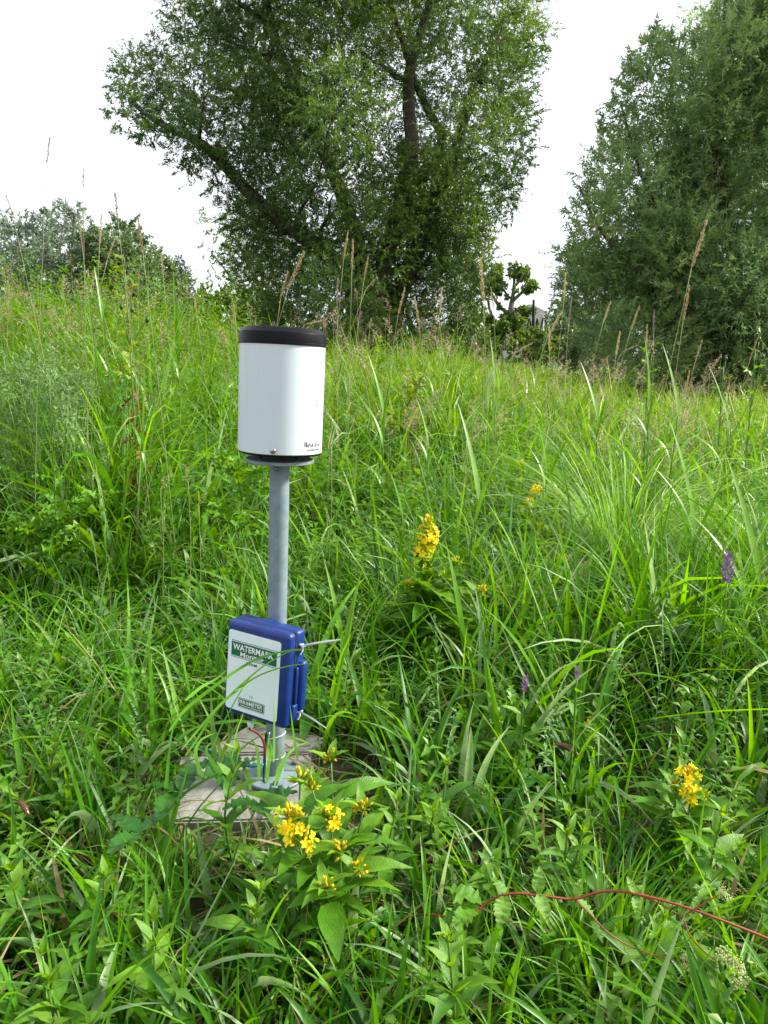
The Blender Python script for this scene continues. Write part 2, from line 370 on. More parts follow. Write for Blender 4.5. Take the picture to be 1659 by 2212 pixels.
# ---------------------------------------------------------------- the post
PB = at(593.5, 1667, 1.46); PB[2] = 0.073
TILT = R(2.5)
post = thing('mounting_post', PB, 'galvanised steel post with round plates, standing on the paving slabs', 'post', rot=(0, TILT, 0))
PH = 0.682
def lathe_part(name, prof, mat, parent, sides=48, M4=None, smooth=True):
    V, F = lathe(prof, sides)
    me = mesh_py(name, V, F, mat, True)
    me.set_sharp_from_angle(angle=R(24))
    o = link(name, me, parent, M4)
    return o
lathe_part('pole', [(0.0, 0.004), (0.0198, 0.004), (0.0198, PH), (0.0, PH)], M['galv'], post, 40)
lathe_part('base_plate', [(0.0, 0.0), (0.066, 0.0), (0.067, 0.001), (0.067, 0.005), (0.066, 0.006), (0.021, 0.006), (0.0, 0.006)], M['galv'], post, 56, smooth=False)
lathe_part('top_plate', [(0.0, PH), (0.0665, PH), (0.0675, PH + 0.001), (0.0675, PH + 0.006), (0.0665, PH + 0.007), (0.0, PH + 0.007)], M['galv_dark'], post, 56, smooth=False)
V, F = rbox(0.010, 0.004, 0.008, 0.001, 2)
link('clamp_screw', mesh_py('clamp_screw', V, F, M['steel_dark']), post, Matrix.Translation((-0.004, -0.0205, PH - 0.012)))
for a in (40, 160, 280):
    V, F = lathe([(0.0, 0.012), (0.006, 0.012), (0.006, 0.006)], 6)
    link('anchor_bolt', mesh_py('anchor_bolt', V, F, M['steel_dark'], False), post, Matrix.Translation((0.05 * math.cos(R(a)), 0.05 * math.sin(R(a)), 0)))

# ---------------------------------------------------------------- lettering helper
def text_geo(body, bold=0.0, spacing=1.0):
    """outline of the letters as triangles, scaled to a unit box"""
    cu = bpy.data.curves.new('lettering', 'FONT'); cu.body = body; cu.offset = bold; cu.space_character = spacing
    cu.resolution_u = 3
    ob = bpy.data.objects.new('lettering', cu); COL.objects.link(ob)
    dg = bpy.context.evaluated_depsgraph_get(); me = ob.evaluated_get(dg).to_mesh()
    V = np.array([v.co[:] for v in me.vertices])[:, :2]; F = [tuple(p.vertices) for p in me.polygons]
    ob.evaluated_get(dg).to_mesh_clear(); bpy.data.objects.remove(ob); bpy.data.curves.remove(cu)
    V = (V - V.min(0)) / (V.max(0) - V.min(0))
    return V, F

# ---------------------------------------------------------------- the rain gauge
tl = Vector((math.sin(TILT), 0, math.cos(TILT)))
GP = Vector(PB) + tl * (PH + 0.007)
gauge = thing('rain_gauge', GP, 'white cylindrical rain gauge with black rim on top of the steel post', 'rain gauge', rot=(R(-0.6), R(3.0), 0))
GR = 0.0822; Z0, Z1 = 0.0155, 0.2225
barrel = lathe_part('barrel', [(0.0, Z0 + 0.002), (GR - 0.004, Z0 + 0.002), (GR - 0.0006, Z0), (GR, Z0 + 0.0006), (GR, Z0 + 0.06), (GR, Z0 + 0.12), (GR, Z1)], M['white_paint'], gauge, 96)
lathe_part('base_ring', [(0.0, Z0 - 0.004), (GR - 0.0022, Z0 - 0.004), (GR - 0.0005, Z0 - 0.002), (GR - 0.0008, Z0 + 0.0014)], M['black_rim'], gauge, 96)
lathe_part('rim', [(GR + 0.0006, Z1 - 0.004), (GR + 0.0022, Z1 - 0.003), (GR + 0.0022, Z1), (GR + 0.0012, Z1 + 0.0008), (GR + 0.0012, Z1 + 0.0165), (GR + 0.0004, Z1 + 0.019),
                   (GR - 0.0085, Z1 + 0.0275), (GR - 0.010, Z1 + 0.028), (GR - 0.012, Z1 + 0.0272), (GR - 0.014, Z1 + 0.01), (0.004, Z1 - 0.04)], M['black_rim'], gauge, 96)
azc = math.atan2(-1.46, 0.2)
for a in (azc - R(43), azc + R(8), azc + R(38)):
    rr = 0.054 if a != azc + R(8) else 0.02
    V, F = lathe([(0.0, 0.0), (0.0048, 0.0), (0.0048, 0.0015), (0.0025, 0.002), (0.0025, Z0 - 0.004), (0.0, Z0 - 0.004)], 12)
    link('levelling_screw', mesh_py('levelling_screw', V, F, M['steel_dark']), gauge, Matrix.Translation((rr * math.cos(a), rr * math.sin(a), 0)))
def barrel_frame(a, z, r):
    return Matrix.Translation((r * math.cos(a), r * math.sin(a), z)) @ Matrix.Rotation(a - R(90) + R(180), 4, 'Z') @ Matrix.Rotation(R(90), 4, 'X')
a = azc - R(9)
V, F = lathe([(0.0056, 0.0), (0.0056, 0.0018), (0.0045, 0.003), (0.0, 0.0033)], 20)
sc_ = link('fastening_screw', mesh_py('fastening_screw', V, F, M['steel']), gauge, barrel_frame(a, Z0 + 0.008, GR))
V, F = rbox(0.0105, 0.0012, 0.0012, 0.0002, 1, (0, 0, 0.0030))
link('slot', mesh_py('slot', V, F, M['steel_dark']), sc_, Matrix.Rotation(R(60), 4, 'Z'))
def wrap(V2, a0, z0, wd, ht, r):
    V2 = np.asarray(V2); an = a0 + V2[:, 0] * wd / r
    return np.stack([r * np.cos(an), r * np.sin(an), z0 + V2[:, 1] * ht], -1)
# worn bar code sticker
geo = Geo(); n = 40
a0 = azc + R(33); WD = 0.0495 * 0.98; zb = Z0 + 0.0055; HT = 0.027
def quad2(x0, x1, y0, y1, k=2):
    xs = np.linspace(x0, x1, k); V = [(x, y0) for x in xs] + [(x, y1) for x in xs]
    return V, [(i, i + 1, k + i + 1, k + i) for i in range(k - 1)]
V, F = quad2(0, 1, 0, 1, 16); st = link('sticker', mesh_py('sticker', wrap(V, a0, zb, WD, HT, GR + 0.0002), F, flat_mat('sticker', (0.66, 0.70, 0.72), 0.5)), gauge)
lg = Geo()
x = 0.02
while x < 0.95:
    wbar = rng.choice([0.012, 0.02, 0.03]); y0 = 0.30 + rng.uniform(0, 0.1); y1 = y0 + rng.uniform(0.12, 0.42)
    V, F = quad2(x, x + wbar, y0, y1); lg.add(wrap(V, a0, zb, WD, HT, GR + 0.0005), F); x += wbar + rng.choice([0.015, 0.03, 0.05])
for x0, x1, y0, y1 in ((0.44, 0.50, 0.86, 0.89), (0.52, 0.54, 0.84, 0.93), (0.72, 0.75, 0.85, 0.9), (0.94, 0.97, 0.6, 0.78), (0.02, 0.98, 0.985, 1.0)):
    V, F = quad2(x0, x1, y0, y1, 8); lg.add(wrap(V, a0, zb, WD, HT, GR + 0.0005), F)
V, F = text_geo('34203037803', 0.02); V = V * [0.80, 0.16] + [0.12, 0.06]
lg.add(wrap(V, a0, zb, WD, HT, GR + 0.0005), F)
link('bar_code', lg.mesh('bar_code', M['ink']), st)
lg = Geo()
for y0, y1, x0, x1 in ((0, 0.2, 0.2, 0.6), (0.24, 0.7, 0.35, 0.75), (0.74, 1, 0.3, 0.9), (0.8, 0.86, 0.0, 0.5)):
    V, F = quad2(x0, x1, y0, y1); lg.add(wrap(V, azc + R(53), Z0 + 0.090, 0.0035, 0.0165, GR + 0.0004), F)
link('worn_mark', lg.mesh('worn_mark', M['ink']), gauge)

# ---------------------------------------------------------------- the data monitor box
BR_ = Matrix.Rotation(R(4.77), 4, 'Y') @ Matrix.Rotation(R(-1.8), 4, 'X') @ Matrix.Rotation(R(-26.8), 4, 'Z')
box = thing('data_monitor', (0, 0, 0), 'blue plastic data monitor box with white front panel tied to the post', 'monitor box')
BC = Vector((-0.2417, 1.40, 0.3399))
box.matrix_basis = Matrix.Translation(BC) @ BR_
def bpart(name, geo, mat, parent=box, M4=None, smooth=True):
    V, F = geo
    me = mesh_py(name, V, F, mat, smooth)
    return link(name, me, parent, M4)
HW, HH, HD = 0.152, 0.1955, 0.0588
bpart('lid', rbox(HW, 0.026, HH, 0.0095, 4, (0, -HD / 2 + 0.013, 0)), M['blue'])
bpart('seam_strip', rbox(HW - 0.004, 0.003, HH - 0.004, 0.001, 2, (0, -HD / 2 + 0.0270, 0)), M['dark_trim'])
bpart('back_shell', rbox(HW - 0.001, 0.0315, HH - 0.001, 0.008, 4, (0, HD / 2 - 0.0155, 0)), M['blue'])
ear = bpart('side_flange', rbox(0.020, 0.020, 0.105, 0.006, 3, (HW / 2 + 0.0015, 0.017, -0.018)), M['blue'])
bpart('rib', rbox(0.006, 0.008, 0.088, 0.002, 2, (HW / 2 + 0.001, 0.001, -0.02)), M['blue'], ear)
bpart('hinge_tab', rbox(0.008, 0.016, 0.032, 0.002, 2, (HW / 2 + 0.002, -0.003, -0.068)), M['blue'])
bpart('hinge_tab', rbox(0.007, 0.014, 0.014, 0.002, 2, (HW / 2 + 0.001, 0.010, 0.062)), M['blue'])
px0, px1, pz0, pz1 = -0.069, 0.0565, -0.0865, 0.0795
yf = -HD / 2 - 0.0004
def rrect(x0, x1, z0, z1, r, y, k=6):
    V = []
    for cx, cz, s in ((x1 - r, z1 - r, 0), (x0 + r, z1 - r, 90), (x0 + r, z0 + r, 180), (x1 - r, z0 + r, 270)):
        for i in range(k + 1):
            an = R(s + 90 * i / k); V.append((cx + r * math.cos(an), y, cz + r * math.sin(an)))
    n = len(V); V2 = [(a, y + 0.0010, c) for a, b, c in V]
    F = [tuple(range(n))[::-1]] + [(i, (i + 1) % n, n + (i + 1) % n, n + i) for i in range(n)]
    return V + V2, F
panel = bpart('front_panel', rrect(px0, px1, pz0, pz1, 0.006, yf), M['white_panel'], smooth=False)
PW = px1 - px0
def P2(u): return px0 + u * PW
banner = bpart('green_banner', rrect(P2(0.066), P2(0.935), 0.0275, 0.0565, 0.0003, yf - 0.0004), M['label_green'], panel, smooth=False)
for z in (0.0585, 0.0245):
    bpart('banner_line', rrect(P2(0.066), P2(0.935), z, z + 0.0010, 0.0002, yf - 0.0004), M['label_green'], panel, smooth=False)
def lettering(body, x0, x1, z0, z1, mat, bold=0.0, y=yf - 0.0012, spacing=1.0):
    V, F = text_geo(body, bold, spacing)
    V3 = [(x0 + a * (x1 - x0), y, z0 + b * (z1 - z0)) for a, b in V]
    o = bpart('lettering', (V3, [f for f in F]), mat, panel, smooth=False); return o
lettering('WATERMARK', P2(0.10), P2(0.885), 0.0405, 0.0535, M['ink_white'], 0.024)
lettering('Monitor', P2(0.25), P2(0.71), 0.0288, 0.0385, M['ink_white'], 0.02)
lettering('900M', P2(0.37), P2(0.57), 0.0150, 0.0205, M['ink'], 0.012, yf - 0.0008, 1.2)
lettering('CE', P2(0.47), P2(0.53), -0.052, -0.0472, M['ink'], 0.0, yf - 0.0008, 1.2)
bx0, bx1, bz0, bz1 = P2(0.25), P2(0.76), -0.0775, -0.0575
bpart('maker_plate', rrect(bx0, bx1, bz0, bz1, 0.0003, yf - 0.0004), M['label_green'], panel, smooth=False)
lw = 0.0006
for r_ in ((bx0 + .001, bx1 - .001, bz1 - .0018, bz1 - .0018 + lw), (bx0 + .001, bx1 - .001, bz0 + .001, bz0 + .001 + lw), (bx0 + .001, bx0 + .001 + lw, bz0 + .001, bz1 - .0012), (bx1 - .001 - lw, bx1 - .001, bz0 + .001, bz1 - .0012)):
    bpart('plate_border', rrect(*r_, 0.0001, yf - 0.0009, 2), M['ink_white'], panel, smooth=False)
bw = bx1 - bx0
lettering('IRR', bx0 + bw * .06, bx0 + bw * .30, bz0 + .0085, bz1 - .0035, M['ink_white'], 0.02)
lettering('METER', bx0 + bw * .425, bx0 + bw * .94, bz0 + .0085, bz1 - .0035, M['ink_white'], 0.02)
# the O of the maker's mark: a ring with a drop in it
cx_, cz_ = bx0 + bw * .362, bz0 + .0120; ro = .0036
V = []; F = []
for i in range(20):
    an = i * 2 * math.pi / 20; V += [(cx_ + ro * math.cos(an), yf - .0012, cz_ + ro * math.sin(an)), (cx_ + ro * .72 * math.cos(an), yf - .0012, cz_ + ro * .72 * math.sin(an))]
for i in range(20): F.append((2 * i, 2 * ((i + 1) % 20), 2 * ((i + 1) % 20) + 1, 2 * i + 1))
k = len(V); dr = [(0, 1.25), (-.35, .2), (-.42, -.25), (0, -.6), (.42, -.25), (.35, .2)]
V += [(cx_ + a * ro, yf - .0012, cz_ + b * ro) for a, b in dr]; F.append(tuple(range(k, k + 6)))
bpart('drop_mark', (V, F), M['ink_white'], panel, smooth=False)
ln = Geo(); x = bx0 + bw * .10
while x < bx0 + bw * .9:
    l_ = rng.uniform(.0016, .0042); ln.add(*rrect(x, x + l_, bz0 + .0042, bz0 + .0054, .0001, yf - .0009, 1)); x += l_ + .0009
bpart('fine_print', (ln.V, ln.F), M['ink_white'], panel, smooth=False)

# ---------------------------------------------------------------- cable ties, wires and the broken clip
def tube_obj(name, P, r, mat, n=20, sides=6, parent=None, org=None):
    P = catmull(P, n); org = P[0] if org is None else np.asarray(org)
    V, F = tube(P - org, r, sides)
    o = link(name, mesh_py(name, V, F, mat), parent)
    if parent is None: o.location = org
    return o
def tie(head, mid, tip, z, label):
    t = thing('cable_tie', head, label, 'cable tie', 'white cable ties holding the box')
    V, F = rbox(0.009, 0.007, 0.0075, 0.0015, 2); link('head', mesh_py('head', V, F, M['tie']), t)
    P = catmull([np.zeros(3), mid - head, tip - head], 14); wd = 0.0024
    V = []; F = []
    for i, p in enumerate(P):
        k = wd * (1.0 if i < 11 else 1.0 - 0.2 * (i - 10))
        V += [p + [0, 0, k / 1], p + [0, 0.0011, 0], p + [0, 0, -k / 1], p + [0, -0.0011, 0]]
    for i in range(13):
        for j in range(4): F.append((4 * i + j, 4 * i + (j + 1) % 4, 4 * i + 4 + (j + 1) % 4, 4 * i + 4 + j))
    F.append((52, 53, 54, 55)); link('tail', mesh_py('tail', V, F, M['tie'], False), t)
    # strap running back round the post
    pa = np.array([PB[0], PB[1], 0]) + np.array([math.tan(TILT) * (z - PB[2]), 0, z])
    P = [np.zeros(3), np.array([0.004, 0.012, -0.004])]
    for an in (20, 60, 110, 160):
        P.append(pa + np.array([0.0215 * math.cos(R(an)), 0.0215 * math.sin(R(an)), 0]) - head)
    V, F = tube(catmull(P, 18), 0.0017, 4); link('strap', mesh_py('strap', V, F, M['tie'], False), t)
    V, F = tube(catmull([np.zeros(3), np.array([0.002, -0.002, -0.008]), np.array([-0.003, -0.003, -0.017])], 8), 0.0014, 4)
    link('short_end', mesh_py('short_end', V, F, M['tie'], False), t)
tie(at(652, 1395, 1.375), at(690, 1388, 1.355), at(735, 1382, 1.34), 0.385, 'upper white cable tie with its tail sticking out level')
tie(at(646, 1536, 1.375), at(672, 1551, 1.35), at(705, 1573, 1.33), 0.235, 'lower white cable tie with its tail pointing down right')
c8 = lambda x, y, Y: at((420 + x / 4.879) / 1.157, (1780 + y / 4.879) / 1.157, Y)
o = tube_obj('red_wire', [c8(990, 200, 1.41), c8(1080, 250, 1.42), c8(1140, 310, 1.425), c8(1175, 400, 1.43), c8(1185, 560, 1.432), c8(1180, 700, 1.43)], 0.0028, M['wire_red'])
tag(o, 'dark red wire curving from under the box to the post', 'wire', 'wires at the post foot')
for dx, mt, nm, lb in ((0, 'wire_black', 'black_wire', 'black wire running down the post to the slab'), (14, 'wire_green', 'green_wire', 'green wire running down the front of the post'), (26, 'wire_white', 'white_wire', 'thin white wire running down the front of the post')):
    o = tube_obj(nm, [c8(1195 + dx * 1.6, 250, 1.432), c8(1180 + dx, 420, 1.434), c8(1170 + dx * 1.1, 620, 1.43), c8(1165 + dx, 800, 1.425), c8(1190 + dx, 930, 1.40), c8(1250 + dx, 1040, 1.36), c8(1290 + dx * 1.5, 1180, 1.30), c8(1340 + dx, 1290, 1.25)], 0.0017 if mt == 'wire_white' else 0.0023, M[mt], 30)
    tag(o, lb, 'wire', 'wires at the post foot')
for k, (off, lb) in enumerate(((0, 'teal green wire crossing the rear slab edge, upper of the pair'), (34, 'teal green wire crossing the rear slab edge, lower of the pair'))):
    o = tube_obj('green_wire', [c8(90, 390 + off, 1.62), c8(240, 360 + off * 1.6, 1.58), c8(420, 430 + off, 1.53), c8(600, 510 + off * .5, 1.49), c8(760, 560 + off * .4, 1.46), c8(940, 640 + off * .3, 1.425), c8(1060, 650 + off * .2, 1.42), c8(1165, 640, 1.425)], 0.0026, M['wire_green'], 30)
    tag(o, lb, 'wire', 'wires at the post foot')
for k, (y, lb) in enumerate(((330, 'upper loop of thin grey wire round the post below the box'), (585, 'lower loop of thin grey wire round the post near its foot'))):
    Pc = []
    zc = c8(1300, y, 1.44)[2]; ax = PB[0] + math.tan(TILT) * (zc - PB[2])
    for an in range(0, 361, 30): Pc.append((ax + 0.0218 * math.cos(R(an)), PB[1] + 0.0218 * math.sin(R(an)), zc + 0.006 * math.cos(R(an * 1 + 30)) * (1 if k == 0 else .4)))
    o = tube_obj('wire_loop', Pc, 0.0013, M['wire_white'], 30, 5); tag(o, lb, 'wire', 'wires at the post foot')
V, F = rbox(0.013, 0.006, 0.011, 0.0015, 2)
V = [(x * (1 + 25 * z) + (0.002 if z < 0 else 0), y, z) for x, y, z in V]
o = link('plastic_clip', mesh_py('plastic_clip', V, F, M['tie'])); o.location = c8(1000, 150, 1.41); o.rotation_euler = (0, R(20), R(-20))
tag(o, 'small broken white plastic clip under the lower edge of the box', 'clip')

# ---------------------------------------------------------------- trees
def foliage(clumps, density, nl, L, W, up=0.35, droop=0.5, tw=(0.45, 0.9), dens_pow=2.0, seed=1, scale_tw=True):
    """willow-like shoots filling ball-shaped clumps, each shoot set with narrow leaves: one narrow triangle for each leaf"""
    r_ = np.random.default_rng(seed)
    P = np.array([c[0] for c in clumps], float); rad = np.array([c[1] for c in clumps], float)
    cnt = np.maximum(3, (density * rad ** dens_pow)).astype(int)
    ci = np.repeat(np.arange(len(rad)), cnt); T = len(ci)
    cv = r_.random(len(rad))
    d = unit(r_.normal(size=(T, 3)))
    rr = rad[ci] * r_.random(T) ** 0.42
    st = P[ci] + d * rr[:, None] * np.array([1, 1, 0.92])
    h = unit(d * 0.8 + np.array([0, 0, up]) + r_.normal(size=(T, 3)) * 0.45)
    ln = r_.uniform(tw[0], tw[1], T) * (0.6 + 0.4 * r_.random(T))
    if scale_tw: ln = ln * np.clip(rad[ci] / 0.75, 0.22, 1)
    tvar = r_.random(T)
    s = (np.arange(nl) + 0.5) / nl
    s = np.clip(s[None] + r_.normal(0, 0.5 / nl, (T, nl)), 0, 1)
    pos = st[:, None] + h[:, None] * (s * ln[:, None])[..., None] + np.array([0, 0, -1.0]) * ((s * ln[:, None]) ** 2 * droop)[..., None]
    hd = unit(h[:, None] + np.array([0, 0, -2.0]) * (s * ln[:, None] * droop)[..., None])
    n = T * nl
    pos = pos.reshape(n, 3); hd = hd.reshape(n, 3)
    ld = unit(hd * 0.75 + r_.normal(size=(n, 3)) * 0.55 + np.array([0, 0, -0.25]))
    sd = unit(np.cross(ld, r_.normal(size=(n, 3))))
    nm = np.cross(ld, sd)
    LL = (L * r_.uniform(0.6, 1.2, n))[:, None]; WW = (W * r_.uniform(0.7, 1.2, n))[:, None] * 0.5
    V = np.empty((n, 3, 3))
    V[:, 0] = pos + ld * LL * 0.25 - sd * WW; V[:, 1] = pos + ld * LL * 0.12 + sd * WW; V[:, 2] = pos + ld * LL - nm * LL * 0.08
    val = 0.48 * cv[ci][:, None] + 0.22 * tvar[:, None] + 0.30 * r_.random((T, nl))
    return V.reshape(-1, 3), np.arange(n * 3).reshape(n, 3), np.repeat(np.clip(val.ravel(), 0, 1), 3)

def limb_path(a, b, sag=0.15, n=7, seed=0):
    r_ = np.random.default_rng(seed); a = np.asarray(a, float); b = np.asarray(b, float)
    t = np.linspace(0, 1, n)[:, None]; L = np.linalg.norm(b - a)
    P = a + (b - a) * t + np.array([0, 0, 1.0]) * (sag * L * np.sin(t * math.pi) * (t - 0.5) * 1.2)
    P[1:-1] += r_.normal(0, 0.025 * L, (n - 2, 3))
    return P

def make_tree(name, base, label, trunk_paths, clumps, mat, density, nl, L, W, bark='bark', group=None, limb_r=0.05, seed=1, cat='tree', nlimb=24, **kw):
    base = np.asarray(base, float)
    t = thing(name, base, label, cat, group)
    trunk = None; joints = []
    for k, (pts, r0, r1) in enumerate(trunk_paths):
        P = catmull(pts, 14) - base
        joints.append(P[3:] if len(P) > 4 else P)
        V, F = tube(P, np.linspace(r0, r1, 14), 10)
        o = link('trunk' if k == 0 else 'limb', mesh_py('trunk' if k == 0 else 'limb', V, F, M[bark]), t)
    J = np.vstack(joints)
    V, F, v = foliage([(np.asarray(c) - base, r) for c, r in clumps], density, nl, L, W, seed=seed, **kw)
    link('crown', mesh_np('crown', V, F, M[mat], v, False), t)
    order = np.argsort([-r for c, r in clumps])[:nlimb]
    for q in order:
        c = np.asarray(clumps[q][0]) - base
        low = J[J[:, 2] < c[2] + 0.2]
        if len(low) == 0: low = J
        j = low[np.argmin(np.linalg.norm(low - c, axis=1))]
        if np.linalg.norm(c - j) < 0.3: continue
        P = catmull(limb_path(j, c, seed=q), 9)
        V, F = tube(P, np.linspace(limb_r * (0.6 + 0.6 * rng.random()), limb_r * 0.18, 9), 5)
        link('branch', mesh_py('branch', V, F, M[bark]), t)
    return t

def clumps_px(lst, D, spread, seed, back=0.0):
    r_ = np.random.default_rng(seed); out = []
    for x, y, r in lst:
        dz = r_.normal(0, spread)
        Y = D + dz
        out.append((at(x, y, Y), r / FPX * Y))
    return out

# the big willow in the middle
D = 15.0
big = [(290, 175, 60), (262, 245, 45), (335, 150, 50), (330, 235, 50), (300, 285, 34), (262, 165, 34), (372, 262, 40),
       (440, 85, 70), (435, 185, 72), (400, 40, 50), (450, 262, 58), (405, 335, 46), (472, 372, 56), (440, 300, 46), (515, 330, 60),
       (455, -40, 80), (550, -20, 110), (690, -60, 130), (850, -70, 130), (1000, -30, 115), (1095, 30, 85), (1128, 95, 52), (1165, 110, 26), (780, -160, 150), (600, -170, 130), (960, -170, 120),
       (540, 110, 100), (640, 165, 105), (760, 110, 115), (880, 150, 90), (1000, 130, 95), (1080, 185, 75), (1112, 270, 52), (1120, 60, 50),
       (545, 230, 85), (650, 290, 100), (740, 240, 90), (800, 330, 80), (1010, 300, 85), (1075, 330, 66), (1110, 345, 40), (930, 390, 90),
       (600, 400, 95), (720, 420, 110), (850, 430, 110), (960, 430, 90), (1045, 420, 62), (1070, 460, 36), (560, 450, 60),
       (575, 510, 66), (660, 520, 100), (780, 530, 105), (900, 510, 100), (990, 500, 70), (1030, 500, 40), (520, 470, 40),
       (640, 610, 62), (720, 635, 85), (830, 620, 88), (920, 615, 80), (985, 600, 52), (880, 690, 60), (700, 690, 55), (960, 680, 50), (790, 700, 60), (630, 660, 40), (1005, 665, 36), (650, 715, 46), (705, 745, 50), (770, 755, 52), (850, 755, 52), (925, 745, 50), (990, 730, 42), (610, 705, 34), (535, 555, 46), (550, 600, 52), (570, 650, 48), (1035, 560, 46), (1030, 620, 42), (1080, 410, 48), (600, 570, 70), (960, 560, 66), (1085, 250, 50), (590, 700, 46), (1015, 700, 40)]
cl = clumps_px([(830 + (x - 830) * (.97 if x < 400 else .985 if x > 900 else 1), y, r * .97) for x, y, r in big], D, 0.9, 3)
cl += [(np.asarray(c) + np.array([rng.normal(0, .4), rng.uniform(1.2, 3.2), rng.normal(0, .3)]), r * 0.95) for c, r in cl if r > 0.55][::2]
b0 = at(800, 775, D)
def px_path(lst, D): return [at(x, y, D + dy) for x, y, dy in lst]
b0 = np.array([b0[0], b0[1], float(ground(b0[0], b0[1]))])
trunks = [([b0 - [0, 0, .2]] + px_path([(820, 640, 0), (850, 500, .1), (890, 340, .2), (880, 190, .3), (905, 80, .2), (950, -60, 0)], D), 0.24, 0.05),
          ([b0 + [-.2, 0, 0]] + px_path([(770, 640, -.1), (720, 560, -.2), (640, 500, -.3), (560, 440, -.2), (470, 340, 0), (410, 295, .1), (335, 262, .2), (280, 215, .3)], D), 0.22, 0.03),
          ([b0 + [.25, .1, 0]] + px_path([(860, 640, .2), (920, 500, .3), (965, 390, .2), (1000, 270, 0), (1025, 180, -.1), (1080, 80, -.2)], D), 0.22, 0.04),
          ([b0 + [0, -.1, .1]] + px_path([(790, 620, .4), (760, 480, .6), (700, 330, .8), (640, 200, .7), (590, 60, .6), (560, -80, .5)], D), 0.20, 0.04),
          ([b0 + [.1, .3, .1]] + px_path([(840, 560, .8), (880, 420, 1.), (960, 320, .9), (905, 200, .8), (860, 60, .6), (800, -120, .5)], D), 0.16, 0.03)]
make_tree('willow_tree', b0, 'large spreading willow tree with a leaning left limb in the middle background', trunks, cl, 'willow', 400, 24, 0.088, 0.0235, seed=11, limb_r=0.055, nlimb=60, tw=(0.28, 0.62))

# the willow on the right
D = 11.0
poly = np.array([(1205, 560), (1240, 480), (1268, 400), (1285, 300), (1325, 190), (1372, 110), (1420, 60), (1480, 85), (1545, 30), (1570, -120), (1680, -220), (1900, -220), (1900, 960), (1400, 930), (1310, 850), (1255, 730), (1215, 640)], float)
def inside(p, poly):
    c = False; n = len(poly)
    for i in range(n):
        a, b = poly[i], poly[i - 1]
        if (a[1] > p[1]) != (b[1] > p[1]) and p[0] < (b[0] - a[0]) * (p[1] - a[1]) / (b[1] - a[1]) + a[0]: c = not c
    return c
def edge_dist(p, poly):
    best = 1e9
    for i in range(len(poly)):
        a, b = poly[i - 1], poly[i]; t = np.clip(np.dot(p - a, b - a) / np.dot(b - a, b - a), 0, 1)
        best = min(best, np.linalg.norm(a + t * (b - a) - p))
    return best
lst = []; r2 = np.random.default_rng(21)
for _ in range(4000):
    p = np.array([r2.uniform(1160, 1900), r2.uniform(-220, 950)])
    if not inside(p, poly): continue
    e = edge_dist(p, poly)
    r = min(max(e * 0.95, 16), 92)
    if all(math.hypot(p[0] - a, p[1] - b) > 0.62 * max(r, c) for a, b, c in lst): lst.append((p[0], p[1], r))
    if len(lst) > 150: break
cl = []
for x, y, r in lst:
    Y = D + r2.normal(0, 0.7) * min(1, r / 60); cl.append((at(x, y, Y), r / FPX * Y))
cl += [(np.asarray(c) + np.array([r2.normal(.3, .3), r2.uniform(1.0, 2.6), r2.normal(0, .2)]), r * 0.95) for c, r in cl if r > 0.4][::2]
b0 = at(1600, 840, D); b0[2] = float(ground(b0[0], b0[1]))
trunks = [([b0 - [0, 0, .2]] + px_path([(1590, 640, 0), (1575, 480, 0), (1545, 330, .1), (1560, 150, .1), (1570, -60, .2)], D), 0.13, 0.02)]
for k, (bx, lst2) in enumerate(((0.1, [(1640, 650, -.2), (1665, 480, -.3), (1680, 300, -.3), (1700, 60, -.2)]), (-.2, [(1530, 640, .1), (1440, 500, .1), (1380, 360, 0), (1340, 220, .1)]),
                                (-.3, [(1500, 690, -.2), (1400, 600, -.2), (1300, 500, 0), (1250, 400, .1)]), (.3, [(1700, 640, .2), (1760, 440, .2), (1800, 200, .2)]), (-.1, [(1560, 600, .5), (1500, 400, .5), (1450, 220, .4), (1470, 80, .3)]))):
    trunks.append(([b0 + [bx, 0, -.1]] + px_path(lst2, D), 0.075, 0.012))
make_tree('willow_tree', b0, 'tall bushy grey-green willow with ascending shoots filling the right edge', trunks, cl, 'willow_right', 420, 24, 0.092, 0.021, up=0.75, droop=0.25, seed=12, limb_r=0.028, nlimb=70, tw=(0.3, 0.7))

# paler tree behind the big willow's left foot
D = 21.0
lst = [(470, 480, 26), (495, 510, 34), (460, 530, 26), (500, 560, 34), (455, 575, 20), (530, 590, 34), (490, 605, 26), (540, 540, 30), (515, 460, 24), (560, 620, 36), (545, 660, 40), (600, 640, 36), (590, 690, 36)]
cl = clumps_px(lst, D, 0.6, 5); b0 = at(585, 765, D); b0[2] = float(ground(b0[0], b0[1]))
make_tree('pale_tree', b0, 'thin pale-leaved tree showing behind the left side of the big willow', [([b0] + px_path([(570, 650, 0), (530, 560, 0), (500, 490, 0)], D), 0.09, 0.02), ([b0] + px_path([(560, 680, .2), (500, 600, .2), (460, 550, .2)], D), 0.06, 0.015)], cl, 'hedge', 120, 18, 0.12, 0.035, seed=31, limb_r=0.025)

